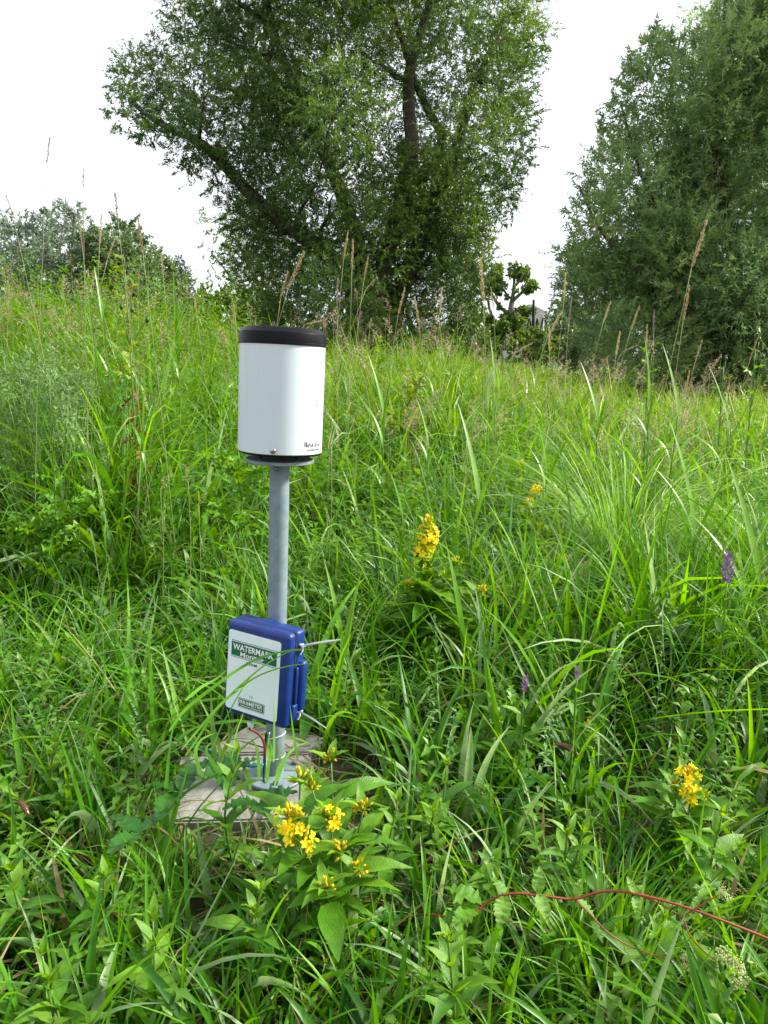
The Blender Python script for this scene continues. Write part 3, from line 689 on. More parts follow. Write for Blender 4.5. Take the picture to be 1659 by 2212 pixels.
# bushes along the left skyline
D = 26.0
def bush(name, lst, Dd, mat, label, dens, L, W, seed, up=0.6, droop=0.2, base_x=None, group='bushes on the left skyline', bark='bark', cat='bush'):
    xs_ = [c[0] for c in lst]; lst = list(lst) + [(x_, (735 if Dd > 22 else 757) + 5 * ((i_ * 7) % 5), 38 if Dd > 22 else 22) for i_, x_ in enumerate(np.arange(min(xs_) + 5, max(xs_), 32 if Dd > 22 else 18))]
    cl = clumps_px(lst, Dd, 0.8, seed)
    bx = base_x if base_x is not None else np.mean([c[0] for c in lst])
    b0 = at(bx, 765, Dd); b0[2] = float(ground(b0[0], b0[1]))
    top = min(lst, key=lambda c: c[1])
    tr = [([b0 - [0, 0, .1]] + [at(bx + (top[0] - bx) * .4, 650, Dd), at(top[0], top[1] + top[2] * .5, Dd)], 0.10 if Dd > 22 else 0.03, 0.02)]
    for q in lst[1:4]: tr.append(([b0, at((bx + q[0]) / 2, 690, Dd + .2), at(q[0], q[1], Dd + .1)], 0.06 if Dd > 22 else 0.02, 0.012))
    return make_tree(name, b0, label, tr, cl, mat, dens * (1.5 if mat == 'bush_grey' else 2.4), 22, L * 1.0, W * 1.5, seed=seed, up=up, droop=droop, limb_r=0.03, group=group, nlimb=16, cat=cat, bark=bark)
bush('willow_bush', [(40, 480, 22), (20, 520, 34), (60, 530, 36), (-20, 540, 44), (30, 580, 50), (75, 590, 44), (-30, 600, 60), (30, 650, 60), (90, 650, 50), (55, 500, 18), (10, 490, 14)], 26, 'bush_grey', 'feathery grey-green willow bush at the left picture edge', 95, 0.16, 0.035, 41)
bush('willow_bush', [(135, 462, 22), (105, 490, 26), (160, 490, 30), (130, 520, 42), (190, 520, 30), (90, 540, 30), (150, 570, 54), (110, 600, 50), (180, 610, 50), (140, 660, 60), (205, 660, 46), (100, 470, 14), (160, 455, 12)], 25, 'bush_grey', 'tallest feathery willow bush of the left skyline', 95, 0.16, 0.035, 42)
bush('round_bush', [(220, 505, 20), (268, 500, 24), (205, 540, 30), (245, 545, 34), (285, 535, 26), (230, 590, 50), (290, 590, 42), (250, 650, 60), (310, 650, 50), (305, 560, 22)], 24, 'bush', 'dense dark green round bush right of the feathery willow bushes', 120, 0.13, 0.06, 43, up=0.3)
bush('low_bush', [(330, 565, 22), (350, 590, 26), (325, 610, 36), (375, 615, 26), (350, 650, 40), (400, 650, 30), (380, 690, 46), (320, 690, 46), (430, 680, 34)], 25, 'bush', 'low dark bush sloping down beside the small spruce', 120, 0.13, 0.055, 44, up=0.3)
bush('light_shrub', [(440, 645, 22), (470, 655, 24), (510, 650, 24), (545, 660, 28), (580, 672, 28), (490, 685, 34), (540, 695, 34), (440, 690, 34), (610, 690, 30)], 19, 'hedge', 'low yellow-green shrub left of the big willow foot', 150, 0.10, 0.045, 45, up=0.3, group='low shrubs on the skyline')
bush('light_shrub', [(1000, 660, 18), (1020, 690, 22), (1005, 710, 26), (1040, 725, 18), (1000, 745, 30), (1050, 745, 18)], 19, 'hedge', 'yellow-green shrub between the big willow and the pollard tree', 150, 0.10, 0.045, 46, up=0.3, group='low shrubs on the skyline')
bush('light_shrub', [(1150, 720, 16), (1135, 738, 20), (1165, 745, 20), (1190, 735, 18), (1120, 757, 16), (1180, 762, 20)], 17, 'hedge', 'small bright shrub in front of the far house wall', 170, 0.08, 0.04, 47, up=0.5, group='low shrubs on the skyline')
bush('dark_shrub', [(1205, 695, 18), (1225, 675, 26), (1215, 720, 24), (1250, 700, 36), (1250, 745, 36), (1290, 740, 40)], 20, 'bush', 'dark green shrub against the right end of the far house', 150, 0.10, 0.05, 48, up=0.3, group='low shrubs on the skyline')
for k_, (x0_, lb_) in enumerate(((395, 'far hedge stretch behind the small spruce'), (560, 'far hedge stretch left of the big willow foot'), (725, 'far hedge stretch straight behind the big willow foot'), (890, 'far hedge stretch behind the right side of the big willow'), (1055, 'far hedge stretch under the pollard tree'), (1220, 'far hedge stretch left of the right willow'))):
    bush('far_hedge', [(x0_ + 14 + dx, 740 + 5 * math.sin((x0_ + dx) * .05), 20) for dx in range(-78, 79, 26)], 40, 'bush', lb_, 40, 0.16, 0.085, 80 + k_, up=0.3, group='far hedge on the skyline', cat='hedge')
# little spruce
b0 = at(398, 765, 27); b0[2] = float(ground(b0[0], b0[1])); topz = at(398, 560, 27)[2]
sp = thing('spruce_tree', b0, 'small pointed dark spruce at the right end of the left bushes', 'tree')
Hs = topz - b0[2]; V, F = tube(np.array([[0, 0, 0], [0, 0, Hs * .5], [0, 0, Hs]]), [0.08, 0.05, 0.01], 7); link('trunk', mesh_py('trunk', V, F, M['bark']), sp)
cl = []
for k in range(16):
    z = Hs * (0.15 + 0.84 * k / 15); rad = (1 - z / Hs) * 1.5 + 0.05
    for q in range(7): 
        an = q * 0.9 + k * 1.3; cl.append((np.array([rad * .6 * math.cos(an), rad * .6 * math.sin(an), z - rad * .15]), 0.10 + rad * 0.28))
V, F, v = foliage(cl, 160, 14, 0.09, 0.04, up=-0.1, droop=0.3, tw=(.12, .35), seed=51, scale_tw=False); link('crown', mesh_np('crown', V, F, M['needle'], v, False), sp)

# pollarded tree
D = 30.0
c5 = lambda x, y, dy=0.0: at((1160 + x / 6.38) / 1.157, (640 + y / 6.38) / 1.157, D + dy)
b0 = c5(735, 1460); b0[2] = float(ground(b0[0], b0[1]))
limbs = [([(735, 1460), (740, 1100), (745, 870), (765, 720)], .30, .20), ([(765, 740), (785, 560), (795, 470), (800, 320), (812, 190)], .17, .07), ([(800, 490), (880, 400), (950, 270)], .12, .06),
         ([(790, 700), (900, 600), (1000, 510), (1110, 430)], .15, .07), ([(720, 660), (620, 530), (500, 380), (545, 190)], .10, .05), ([(500, 1400), (450, 1000), (400, 820), (375, 640), (330, 450), (255, 250)], .16, .05),
         ([(700, 900), (590, 830), (480, 680), (440, 590), (420, 440)], .16, .08), ([(760, 930), (880, 880), (960, 900), (1110, 880)], .14, .06), ([(745, 1100), (660, 1020), (600, 960)], .1, .04)]
tr = [([c5(x, y, rng.normal(0, .15) if i else 0) for i, (x, y) in enumerate(p)], a * .48, b * .5) for p, a, b in limbs]
lump = [(160, 290, 50), (150, 330, 40), (230, 430, 80), (190, 470, 55), (300, 210, 42), (400, 460, 95), (330, 520, 80), (520, 200, 60), (550, 250, 45), (470, 330, 85), (540, 420, 80), (590, 480, 55), (530, 570, 45), (350, 600, 50), (740, 180, 32), (750, 290, 40), (845, 200, 55), (960, 240, 58), (900, 320, 60), (980, 300, 45),
        (1080, 450, 68), (1000, 530, 58), (1110, 480, 45), (950, 870, 60), (1080, 875, 42), (820, 940, 95), (650, 1000, 70), (860, 1040, 80), (590, 800, 32), (840, 530, 32), (700, 670, 32), (780, 1080, 90), (640, 1100, 80), (720, 1200, 100), (850, 1180, 80), (980, 950, 36), (380, 1000, 60), (420, 1060, 70), (560, 1150, 70), (820, 1300, 90), (640, 1290, 80), (480, 1200, 60), (700, 1380, 90)]
cl = []
for x, y, r in lump:
    dy = rng.normal(0, .35); cl.append((c5(x, y, dy), r / 6.38 / 1.157 / FPX * (D + dy)))
make_tree('pollard_tree', b0, 'small pollarded tree with knobbly upright arms and tufts of leaves before the house', tr, cl, 'hedge', 1700, 9, 0.13, 0.10, bark='bark_grey', seed=61, up=0.1, droop=0.6, tw=(.05, .16), nlimb=0, scale_tw=False)

# ---------------------------------------------------------------- far house, shed and birch stem
D = 48.0
hx0, hx1 = at(1118, 705, D)[0], at(1215, 705, D)[0]
ez = at(1140, 703, D)[2]; rz = at(1160, 654, D)[2]; gz = float(ground(0.2 * D, D)) - 0.1; dp = 7.0
house = thing('house', ((hx0 + hx1) / 2, D, gz), 'far house with slate-grey roof and pale wall behind the pollard tree', 'house')
hw = (hx1 - hx0) / 2; eh = ez - gz; rh = rz - gz
V, F = rbox(2 * hw, dp, eh, 0.02, 1, (0, dp / 2, eh / 2)); link('wall', mesh_py('wall', V, F, M['render_wall'], False), house)
o_ = 0.35
V = [(-hw - o_, -o_, eh - .05), (hw + o_, -o_, eh - .05), (hw + o_, dp + o_, eh - .05), (-hw - o_, dp + o_, eh - .05), (-hw * .1, dp * .5, rh), (hw * .1, dp * .5, rh)]
V = V + [(x, y, z + .16) for x, y, z in V]
F = [(6, 7, 11, 10), (7, 8, 11), (8, 9, 10, 11), (9, 6, 10), (0, 1, 7, 6), (1, 2, 8, 7), (2, 3, 9, 8), (3, 0, 6, 9), (0, 3, 2, 1)]
roof = link('roof', mesh_py('roof', V, F, M['slate'], False), house)
V, F = tube([(-hw - o_, -o_ - .06, eh + .02), (hw + o_, -o_ - .06, eh + .02)], 0.07, 8); link('gutter', mesh_py('gutter', V, F, M['dark_trim']), roof)
xp = at(1147, 715, D)[0] - (hx0 + hx1) / 2
V, F = tube([(xp, -.12, 0), (xp, -.12, eh)], 0.07, 8); link('downpipe', mesh_py('downpipe', V, F, M['dark_trim']), house)
for u in (-.55, .30):
    V, F = rbox(1.0, .06, 1.1, .01, 1, (hw * u, -.04, eh * .52)); wn = link('window', mesh_py('window', V, F, M['dark_trim'], False), house)
    V, F = rbox(.84, .04, .94, .01, 1, (hw * u, -.065, eh * .52)); link('pane', mesh_py('pane', V, F, M['pane'], False), wn)
D = 33.0
p0, p1 = at(1094, 738, D), at(1130, 738, D); gz = float(ground(p0[0], D)); hz = at(1100, 734, D)[2] - gz
shed = thing('garden_shed', ((p0[0] + p1[0]) / 2, D, gz - .1), 'low slate-grey shed roof showing under the pollard tree', 'shed')
sw = (p1[0] - p0[0]) / 2
V, F = rbox(2 * sw, 1.6, hz * .55, .02, 1, (0, .8, hz * .275)); link('wall', mesh_py('wall', V, F, M['dark_trim'], False), shed)
V = [(-sw - .1, -.15, hz * .5), (sw + .1, -.15, hz * .5), (sw + .1, 1.7, hz + .35), (-sw - .1, 1.7, hz + .35)]; V = V + [(x, y, z - .06) for x, y, z in V]
link('roof', mesh_py('roof', V, [(0, 1, 2, 3), (7, 6, 5, 4), (0, 4, 5, 1), (1, 5, 6, 2), (2, 6, 7, 3), (3, 7, 4, 0)], M['slate'], False), shed)
D = 22.0
b0 = at(1168, 760, D); b0[2] = float(ground(b0[0], D))
bt = thing('birch_stem', b0, 'slender white cut-off birch stem in front of the far house', 'tree')
P = np.array([b0, at(1169, 733, D), at(1171, 700, D), at(1173, 679, D)]) - b0
V, F = tube(catmull(P, 8), np.linspace(.085, .06, 8), 8); link('trunk', mesh_py('trunk', V, F, M['birch']), bt)
for a_, b_ in (((1173, 682), (1166, 676)), ((1173, 688), (1178, 680)), ((1172, 697), (1186, 701)), ((1171, 695), (1176, 688))):
    V, F = tube(np.array([at(*a_, D), at(*b_, D)]) - b0, [.03, .012], 5); link('twig', mesh_py('twig', V, F, M['birch']), bt)

# ---------------------------------------------------------------- meadow grass (stuff)
def blade_geo(P, az, L, W, lean, bend, curl, twist, nseg, fold=True, bpow=1.5):
    n = len(P); t = np.linspace(0, 1, nseg + 1); tm = (t[:-1] + t[1:]) / 2
    th = lean[:, None] + bend[:, None] * t ** bpow; thm = lean[:, None] + bend[:, None] * tm ** bpow
    a = az[:, None] + curl[:, None] * t; am = az[:, None] + curl[:, None] * tm
    dm = np.stack([np.sin(thm) * np.cos(am), np.sin(thm) * np.sin(am), np.cos(thm)], -1)
    step = dm * (L / nseg)[:, None, None]
    pos = np.concatenate([np.zeros((n, 1, 3)), np.cumsum(step, 1)], 1) + P[:, None]
    d = np.stack([np.sin(th) * np.cos(a), np.sin(th) * np.sin(a), np.cos(th)], -1)
    s = np.stack([-np.sin(a), np.cos(a), np.zeros_like(a)], -1); nv = np.cross(d, s)
    tw = (twist[:, None] * t)[..., None]
    S = s * np.cos(tw) + nv * np.sin(tw); N = nv * np.cos(tw) - s * np.sin(tw)
    wd = (W[:, None] * 0.5 * np.minimum(1, 0.55 + 2.2 * t) * np.clip(1 - t ** 2.4, 0.02, 1))[..., None]
    k = nseg + 1
    if fold: rows = np.stack([pos - S * wd + N * wd * 0.35, pos, pos + S * wd + N * wd * 0.35], 2); m = 3
    else: rows = np.stack([pos - S * wd, pos + S * wd], 2); m = 2
    V = rows.reshape(-1, 3)
    base = np.arange(n)[:, None, None] * (k * m) + np.arange(nseg)[None, :, None] * m + np.arange(m - 1)[None, None]
    base = base.ravel()
    F = np.stack([base, base + 1, base + m + 1, base + m], -1)
    return V, F, k * m

SLABS = [np.array([on_ground(x, y, 0.07)[:2] for x, y in q]) for q in ([(432, 1626), (545, 1562), (705, 1592), (668, 1625)], [(388, 1633), (672, 1629), (665, 1768), (360, 1775)])]
def on_slab(P):
    res = np.zeros(len(P), bool)
    for q in SLABS:
        c = q.mean(0); q = c + (q - c) * 0.97; ins = np.zeros(len(P), bool)
        for i in range(4):
            a, b = q[i], q[i - 1]
            cr = ((a[1] > P[:, 1]) != (b[1] > P[:, 1])) & (P[:, 0] < (b[0] - a[0]) * (P[:, 1] - a[1]) / (b[1] - a[1] + 1e-12) + a[0])
            ins ^= cr
        res |= ins
    return res

def field(x, y, s, seed):
    r_ = np.random.default_rng(seed); f = np.zeros_like(x)
    for k in range(5):
        a = r_.uniform(0, 6.28, 3); q = s * (1 + 0.7 * k); f += np.sin(q * (x * math.cos(a[0]) + y * math.sin(a[0])) + a[1]) / (1 + .4 * k)
    return f / 3.2

def height(x, y):
    lat = x / np.maximum(y, .5)
    h = 0.20 + 0.13 * sstep(1.3, 2.1, y) + 0.09 * sstep(2.2, 3.1, y)
    h += 0.10 * sstep(0.05, 0.5, x) * sstep(1.2, 1.7, y) * (1 - sstep(2.4, 3.4, y)) + 0.05 * sstep(-0.5, -0.9, x) * sstep(1.1, 1.6, y)
    h += 0.13 * sstep(2.45, 2.75, y) * (1 - sstep(3.4, 4.5, y)) * (1 - sstep(-0.75, -0.45, x)) - 0.10 * sstep(1.9, 2.1, y) * (1 - sstep(2.4, 2.6, y)) * (1 - sstep(-0.75, -0.45, x))
    h += 0.05 * sstep(4.5, 7.0, y) * (1 - sstep(0.0, 0.2, lat))
    h -= 0.05 * sstep(4.0, 8.0, y) * sstep(0.15, 0.35, lat)
    h *= 1 + 0.34 * field(x, y, 2.6, 5) + 0.22 * field(x, y, 7.0, 9)
    # trampled short in front of the slabs, where one stands to read the box
    u = x * 1.46 / np.maximum(y, .3)
    path = sstep(-0.52, -0.44, u) * (1 - sstep(-0.06, 0.04, u)) * sstep(0.75, 0.9, y) * (1 - sstep(1.5, 1.6, y))
    lim = np.clip((0.95 - 0.885 * y / 1.30) * 0.62, 0.055, 1)
    return np.where(path > 0.05, np.minimum(h, lim / np.maximum(path, .05)), h)

def grass_zone(name, ntuft, per, y0, y1, xm, xk, nseg, fold, mat, wid, seed, label, hs=1.0, lean_sd=0.22, bend_m=1.0, ypow=1.0, vlo=0.0, vhi=0.85, tr=0.035, pale=0.06, cat='grass'):
    r_ = np.random.default_rng(seed)
    y = y0 + (y1 - y0) * r_.random(ntuft) ** ypow; x = r_.uniform(-1, 1, ntuft) * (xk * y + xm)
    patch = np.clip(0.95 + 1.1 * field(x, y, 3.4, 12), 0.12, 1.5) if y0 < 4 else 1.0     # thick and thin places in the sward
    cnt = r_.poisson(per * patch, ntuft) + 1; ti = np.repeat(np.arange(ntuft), cnt); n = len(ti)
    az = r_.uniform(0, 2 * math.pi, n); rad = tr * np.sqrt(r_.random(n)) * (1 + 0 * y[ti])
    P = np.stack([x[ti] + rad * np.cos(az), y[ti] + rad * np.sin(az)], -1)
    keep = ~on_slab(P) & (np.hypot(P[:, 0] + 0.237, P[:, 1] - 1.46) > 0.075); P = P[keep]; ti = ti[keep]; az = az[keep]; n = len(P)
    z = ground(P[:, 0], P[:, 1])
    az = az + r_.normal(0, 0.7, n)
    kind = r_.random(ntuft)[ti]
    H = height(P[:, 0], P[:, 1]) * hs * (0.75 + 0.35 * r_.random(ntuft)[ti]) * r_.uniform(0.5, 1.12, n)
    L = H * r_.uniform(1.05, 1.45, n)
    W = wid * np.where(kind < 0.30, 0.5, np.where(kind < 0.80, 0.95, 1.9)) * r_.uniform(0.7, 1.25, n)
    lean = np.abs(r_.normal(0, lean_sd, n)) + 0.04; bend = bend_m * np.abs(r_.normal(0.75, 0.55, n)) * (0.6 + 0.7 * r_.random(ntuft)[ti])
    curl = r_.normal(0, 0.35, n); tw = r_.normal(0, 0.9, n)
    V, F, k = blade_geo(np.column_stack([P, z - 0.01]), az, L, W, lean, bend, curl, tw, nseg, fold)
    tv = np.clip(0.5 + 0.28 * r_.normal(size=ntuft), 0, 1)[ti]
    v = vlo + (vhi - vlo) * np.clip(0.62 * tv + 0.38 * r_.random(n), 0, 1)
    v = np.where(r_.random(n) < pale, 1.0, v)  # a share of blades takes the palest stop: sheen put into the colour
    o = link(name, mesh_np(name, V, F, M[mat], np.repeat(v, k)))
    return tag(o, label, cat, kind='stuff')
grass_zone('short_grass', 1480, 8, 0.35, 2.6, 0.45, 0.56, 8, True, 'grass', 0.0094, 101, 'short green grass blades in the foreground and round the post', pale=0.14, lean_sd=0.45, bend_m=1.5)
grass_zone('undergrowth_grass', 1900, 7, 0.35, 3.4, 0.45, 0.56, 4, False, 'grass', 0.0050, 102, 'low dense undergrowth grass close to the soil', hs=0.55, lean_sd=0.55, vhi=0.42)  # colour range kept low: shade in the gaps painted into these blades
grass_zone('tall_grass_sward', 2600, 10, 2.1, 5.4, 0.6, 0.58, 6, False, 'grass', 0.0112, 103, 'tall arching green grass on the bank behind the post', ypow=1.1, vlo=0.15, vhi=1.0, pale=0.15, lean_sd=0.42, bend_m=1.7)
grass_zone('meadow_sward', 3700, 9, 4.2, 9.5, 0.8, 0.58, 4, False, 'meadow', 0.0115, 104, 'bright mid-distance meadow grass beyond the tall sward', ypow=1.3, pale=0.12, lean_sd=0.45, bend_m=1.7)
grass_zone('far_meadow', 3400, 8, 8.5, 34, 1.0, 0.58, 3, False, 'meadow', 0.016, 105, 'far meadow grass running to the foot of the trees', ypow=1.5, tr=0.12, hs=0.98, pale=0.16, lean_sd=0.35)
grass_zone('dry_blades', 520, 3, 0.5, 6.5, 0.45, 0.56, 6, False, 'thatch', 0.0055, 106, 'scattered straw-coloured dead blades standing among the green grass', lean_sd=0.6, bend_m=1.6, vlo=.45, vhi=1.0, hs=.95)
# old brown litter lying at the foot of the grass
r_ = np.random.default_rng(107); n = 3200
y = 0.4 + 2.6 * r_.random(n); x = r_.uniform(-1, 1, n) * (0.56 * y + .4); P = np.stack([x, y], -1); k_ = ~on_slab(P); P = P[k_]; n = len(P)
V, F, k = blade_geo(np.column_stack([P, ground(P[:, 0], P[:, 1]) + 0.02 * r_.random(n)]), r_.uniform(0, 6.28, n), r_.uniform(.08, .28, n), r_.uniform(.002, .006, n), r_.uniform(1.0, 1.5, n), r_.normal(.1, .25, n), r_.normal(0, .8, n), r_.normal(0, 1, n), 5, False)
tag(link('dry_litter', mesh_np('dry_litter', V, F, M['thatch'], np.repeat(r_.random(n), k))), 'brown dry grass litter lying on the soil', 'litter', kind='stuff')
# long single blades that lean across the box
c6 = lambda x, y, Y: at((540 + x / 6.504) / 1.157, (1520 + y / 6.504) / 1.157, Y)
VV = []; FF = []; vv = []; off = 0
for pts, wd, v in (([(-760, 2000), (-500, 1650), (0, 1250), (420, 960), (700, 815), (1050, 715), (1400, 665), (1700, 690)], .0062, .55), ([(-560, 2300), (-350, 2050), (0, 1640), (300, 1350), (600, 1080), (850, 890), (1250, 690), (1560, 745)], .0045, .7),
                   ([(-500, 2400), (-300, 2120), (0, 1660), (300, 1370), (650, 1120), (1050, 970), (1450, 905), (1700, 930)], .0042, .6), ([(-60, 2300), (50, 2000), (300, 1530), (550, 1130), (765, 930)], .0026, .3),
                   ([(935, 2500), (945, 2200), (945, 1800), (937, 1440)], .0048, .8), ([(1330, 2480), (1290, 2250), (1240, 1900), (1205, 1585)], .0046, .6), ([(260, 2420), (330, 2030), (400, 1830), (450, 1690)], .0028, .8), ([(860, 2500), (850, 2250), (868, 2030)], .0055, .7),
                   ([(700, 2780), (690, 2500), (650, 2250), (560, 2120)], .006, .6), ([(820, 2850), (850, 2560), (900, 2330), (880, 2140)], .0065, .7), ([(420, 2900), (300, 2560), (220, 2330), (330, 2200)], .006, .5), ([(150, 2800), (-60, 2500), (-160, 2300), (-60, 2160)], .007, .6), ([(560, 2950), (500, 2700), (380, 2480), (150, 2380)], .007, .65), ([(1000, 2800), (1100, 2500), (1290, 2260), (1500, 2180)], .006, .6), ([(950, 2900), (1010, 2600), (1040, 2380), (1010, 2180)], .005, .8), ([(-200, 2800), (-330, 2400), (-250, 2150), (0, 2020)], .007, .7), ([(-500, 1500), (-250, 1290), (0, 1150), (190, 990)], .006, .6), ([(300, 1350), (420, 1300), (560, 1300), (640, 1340)], .0025, .8)):
    m_ = len(pts); Pp = [c6(a, b, 1.20 + 0.12 * min(1, i / 3)) for i, (a, b) in enumerate(pts)]
    Vb, Fb = ribbon(Pp, wd, (0.1, -.8, .6), 26); VV.append(Vb); FF.append(Fb + off); vv.append(np.full(len(Vb), v)); off += len(Vb)
tag(link('leaning_blades', mesh_np('leaning_blades', np.vstack(VV), np.vstack(FF), M['grass'], np.concatenate(vv))), 'long thin grass blades leaning across the front of the box', 'grass', kind='stuff')

# ---------------------------------------------------------------- leaf kit
def leaf_mesh(name, prof, mat, n=8, droop=0.25, rise=0.0, crease=0.25, wave=0.0, teeth=0.0, lobes=None, seed=0):
    """unit-length leaf along +X; prof(t) gives the half width"""
    r_ = np.random.default_rng(seed); V = []; F = []
    ts = np.linspace(0, 1, n + 1)
    for i, t in enumerate(ts):
        hw_ = prof(t)
        if teeth and 0 < i < n: hw_ *= 1 + teeth * (1 if i % 2 else -1)
        z = rise * t - droop * t * t; zz = crease * hw_ + (wave * math.sin(i * 2.4) * hw_ if wave else 0)
        bk = 0.05 if teeth and i % 2 else 0.0
        V += [(t + bk, -hw_, z + zz), (t, 0, z), (t + bk, hw_, z + zz - (wave * hw_ * math.cos(i * 1.9) if wave else 0))]
    for i in range(n):
        F += [(3 * i, 3 * i + 3, 3 * i + 4, 3 * i + 1), (3 * i + 1, 3 * i + 4, 3 * i + 5, 3 * i + 2)]
    return mesh_py(name, V, F, M[mat])
lance = lambda k: (lambda t: k * math.sin(math.pi * min(1, t) ** 0.72) ** 0.95 + 0.004)
LOOSE = {m: [leaf_mesh('leaf', lance(w_), m, 8, dr, ri, 0.30, 0.15, seed=i) for i, (w_, dr, ri) in enumerate(((0.155, 0.42, 0.30), (0.175, 0.25, 0.2), (0.14, 0.62, 0.34)))] for m in ('leaf', 'leaf_young', 'leaf_dark')}
JAG = {m: [leaf_mesh('leaf', (lambda t: 0.15 * math.sin(math.pi * t ** 0.8) ** 0.8 + 0.004), m, 12, dr, 0.3, 0.5, 0.7, 0.55, seed=i) for i, dr in enumerate((0.2, 0.45))] for m in ('thistle', 'thistle_pale', 'withered')}
SERR = {m: [leaf_mesh('leaf', (lambda t: 0.27 * math.sin(math.pi * t ** 0.7) ** 0.9 + 0.004), m, 14, dr, 0.12, 0.3, 0.25, 0.12, seed=i) for i, dr in enumerate((0.15, 0.35))] for m in ('leaf_dark', 'leaf', 'leaf_young')}
BLADE = {m: [leaf_mesh('leaf', (lambda t: w_ * min(1, .5 + 3 * t) * max(0.02, 1 - t ** 2.2)), m, 12, dr, ri, 0.35, 0, seed=i) for i, (dr, ri, w_) in enumerate(((0.12, 0.08, .036), (0.5, 0.33, .030), (0.9, 0.52, .028)))] for m in ('reed', 'stem_straw', 'dead_yellow')}

def leafM(p, az, el, L, roll=0.0):
    return Matrix.Translation(Vector(p)) @ Matrix.Rotation(az, 4, 'Z') @ Matrix.Rotation(-el, 4, 'Y') @ Matrix.Rotation(roll, 4, 'X') @ Matrix.Diagonal((L, L, L, 1))

def add_leaf(parent, me, p, az, el, L, name='leaf'):
    return link(name, me, parent, leafM(p, az, el, L, rng.normal(0, .2)))

def ellipsoid(c, ax, L, r, sides=6, rings=4):
    ax = unit(ax); P = []; rad = []
    for k in range(rings + 1):
        t = k / rings; P.append(np.asarray(c) + ax * L * t); rad.append(r * math.sin(math.pi * (0.06 + 0.88 * t)) ** 0.8 * (1 - .25 * t))
    return tube(P, rad, sides)

def bud_cluster(seed, n=16, R_=0.5, L=0.42):
    r_ = np.random.default_rng(seed); g_ = Geo()
    for k in range(n):
        d = unit(r_.normal(size=3) * [1, 1, .8] + [0, 0, .55]); c = d * R_ * r_.uniform(.35, 1)
        g_.add(*ellipsoid(c, unit(d + [0, 0, .5]), L * r_.uniform(.7, 1.1), .11, 5, 3))
        g_.add(*tube([np.array([0, 0, -.1]), c], .025, 3, False))
    return g_.mesh('buds', M['bud'])
BUDS = [bud_cluster(s, n_) for s, n_ in ((1, 18), (2, 14), (3, 22))]
def flower_mesh(seed):
    r_ = np.random.default_rng(seed); V = []; F = []
    for k in range(5):
        a = k * 2 * math.pi / 5 + r_.normal(0, .1); e = 0.55 + r_.normal(0, .12)
        ca, sa = math.cos(a), math.sin(a); b = len(V)
        for t, hw_, zz in ((0.05, .05, 0), (.4, .24, .22 * e * 1.6), (.75, .26, .5 * e * 1.3), (1.0, .04, .55 * e)):
            for s in (-1, 0, 1): V.append((t * ca - s * hw_ * sa, t * sa + s * hw_ * ca, zz + (.06 if s else 0)))
        for i in range(3): F += [(b + 3 * i, b + 3 * i + 3, b + 3 * i + 4, b + 3 * i + 1), (b + 3 * i + 1, b + 3 * i + 4, b + 3 * i + 5, b + 3 * i + 2)]
    return mesh_py('flower', V, F, M['petal'])
FLOWERS = [flower_mesh(s) for s in (1, 2, 3)]
def spike_mesh(seed, n=120, rmax=.055, sl=.085, out=.35, mat='straw'):
    """dense grass seed head of unit length along +Z"""
    r_ = np.random.default_rng(seed); V = []; F = []
    for k in range(n):
        t = (k + r_.random()) / n; a = r_.uniform(0, 6.28); rr = rmax * (math.sin(math.pi * min(1, .12 + .86 * t)) ** .7) * r_.uniform(.2, 1)
        p = np.array([rr * math.cos(a), rr * math.sin(a), t * .94]); d = unit([out * math.cos(a), out * math.sin(a), 1]); s = unit(np.cross(d, r_.normal(size=3)))
        l_ = sl * r_.uniform(.6, 1.2); b = len(V)
        V += [p, p + d * l_ * .45 - s * l_ * .16, p + d * l_, p + d * l_ * .45 + s * l_ * .16]; F.append((b, b + 1, b + 2, b + 3))
    b = len(V); Vt, Ft = tube([(0, 0, 0), (0, 0, .5), (0, 0, .97)], [.008, .006, .003], 4); V += list(Vt); F += [tuple(i + b for i in f) for f in Ft]
    return mesh_py('seed_head', V, F, M[mat], False)
HEADS = {'straw': [spike_mesh(s, 130, r__) for s, r__ in ((1, .034), (2, .028), (3, .042))], 'seedgrey': [spike_mesh(s, 110, r__, mat='seedgrey') for s, r__ in ((4, .035), (5, .045), (6, .03))], 'purple': [spike_mesh(s, 150, .13, .16, .9, 'purple') for s in (7, 8)]}
def panicle_geo(seed, nb=14, ns=8):
    r_ = np.random.default_rng(seed); V = []; F = []
    for k in range(nb):
        t = k / nb; a = r_.uniform(0, 6.28); d = unit([math.cos(a), math.sin(a), .9]); l0 = (.34 * (1 - t) + .08) * r_.uniform(.6, 1.1)
        for j in range(ns):
            s = (j + 1) / ns; p = np.array([.12 * t * t, 0, t * .8]) + d * l0 * s + np.array([0, 0, -.5]) * (l0 * s) ** 2 * 2.0 + r_.normal(0, .008, 3)
            dd = unit(d * .6 + r_.normal(size=3) * .4 + [0, 0, -.4 * s]); sd_ = unit(np.cross(dd, r_.normal(size=3))); l_ = .06 * r_.uniform(.7, 1.2); b = len(V)
            V += [p, p + dd * l_ * .5 - sd_ * l_ * .22, p + dd * l_, p + dd * l_ * .5 + sd_ * l_ * .22]; F.append((b, b + 1, b + 2, b + 3))
    return np.array(V), np.array(F)
PAN = [panicle_geo(s) for s in (1, 2, 3)]
PANM = [mesh_np('panicle', V, F, M['panicle'], np.random.default_rng(i).random(len(V)), False) for i, (V, F) in enumerate(PAN)]

def gpt(x, y):
    return np.array([x, y, float(ground(x, y))])

def stem_part(t, P, r0, r1, mat, n=12, sides=5, name='stem'):
    P = catmull(P, n); V, F = tube(P, np.linspace(r0, r1, n), sides)
    link(name, mesh_py(name, V, F, M[mat]), t); return P

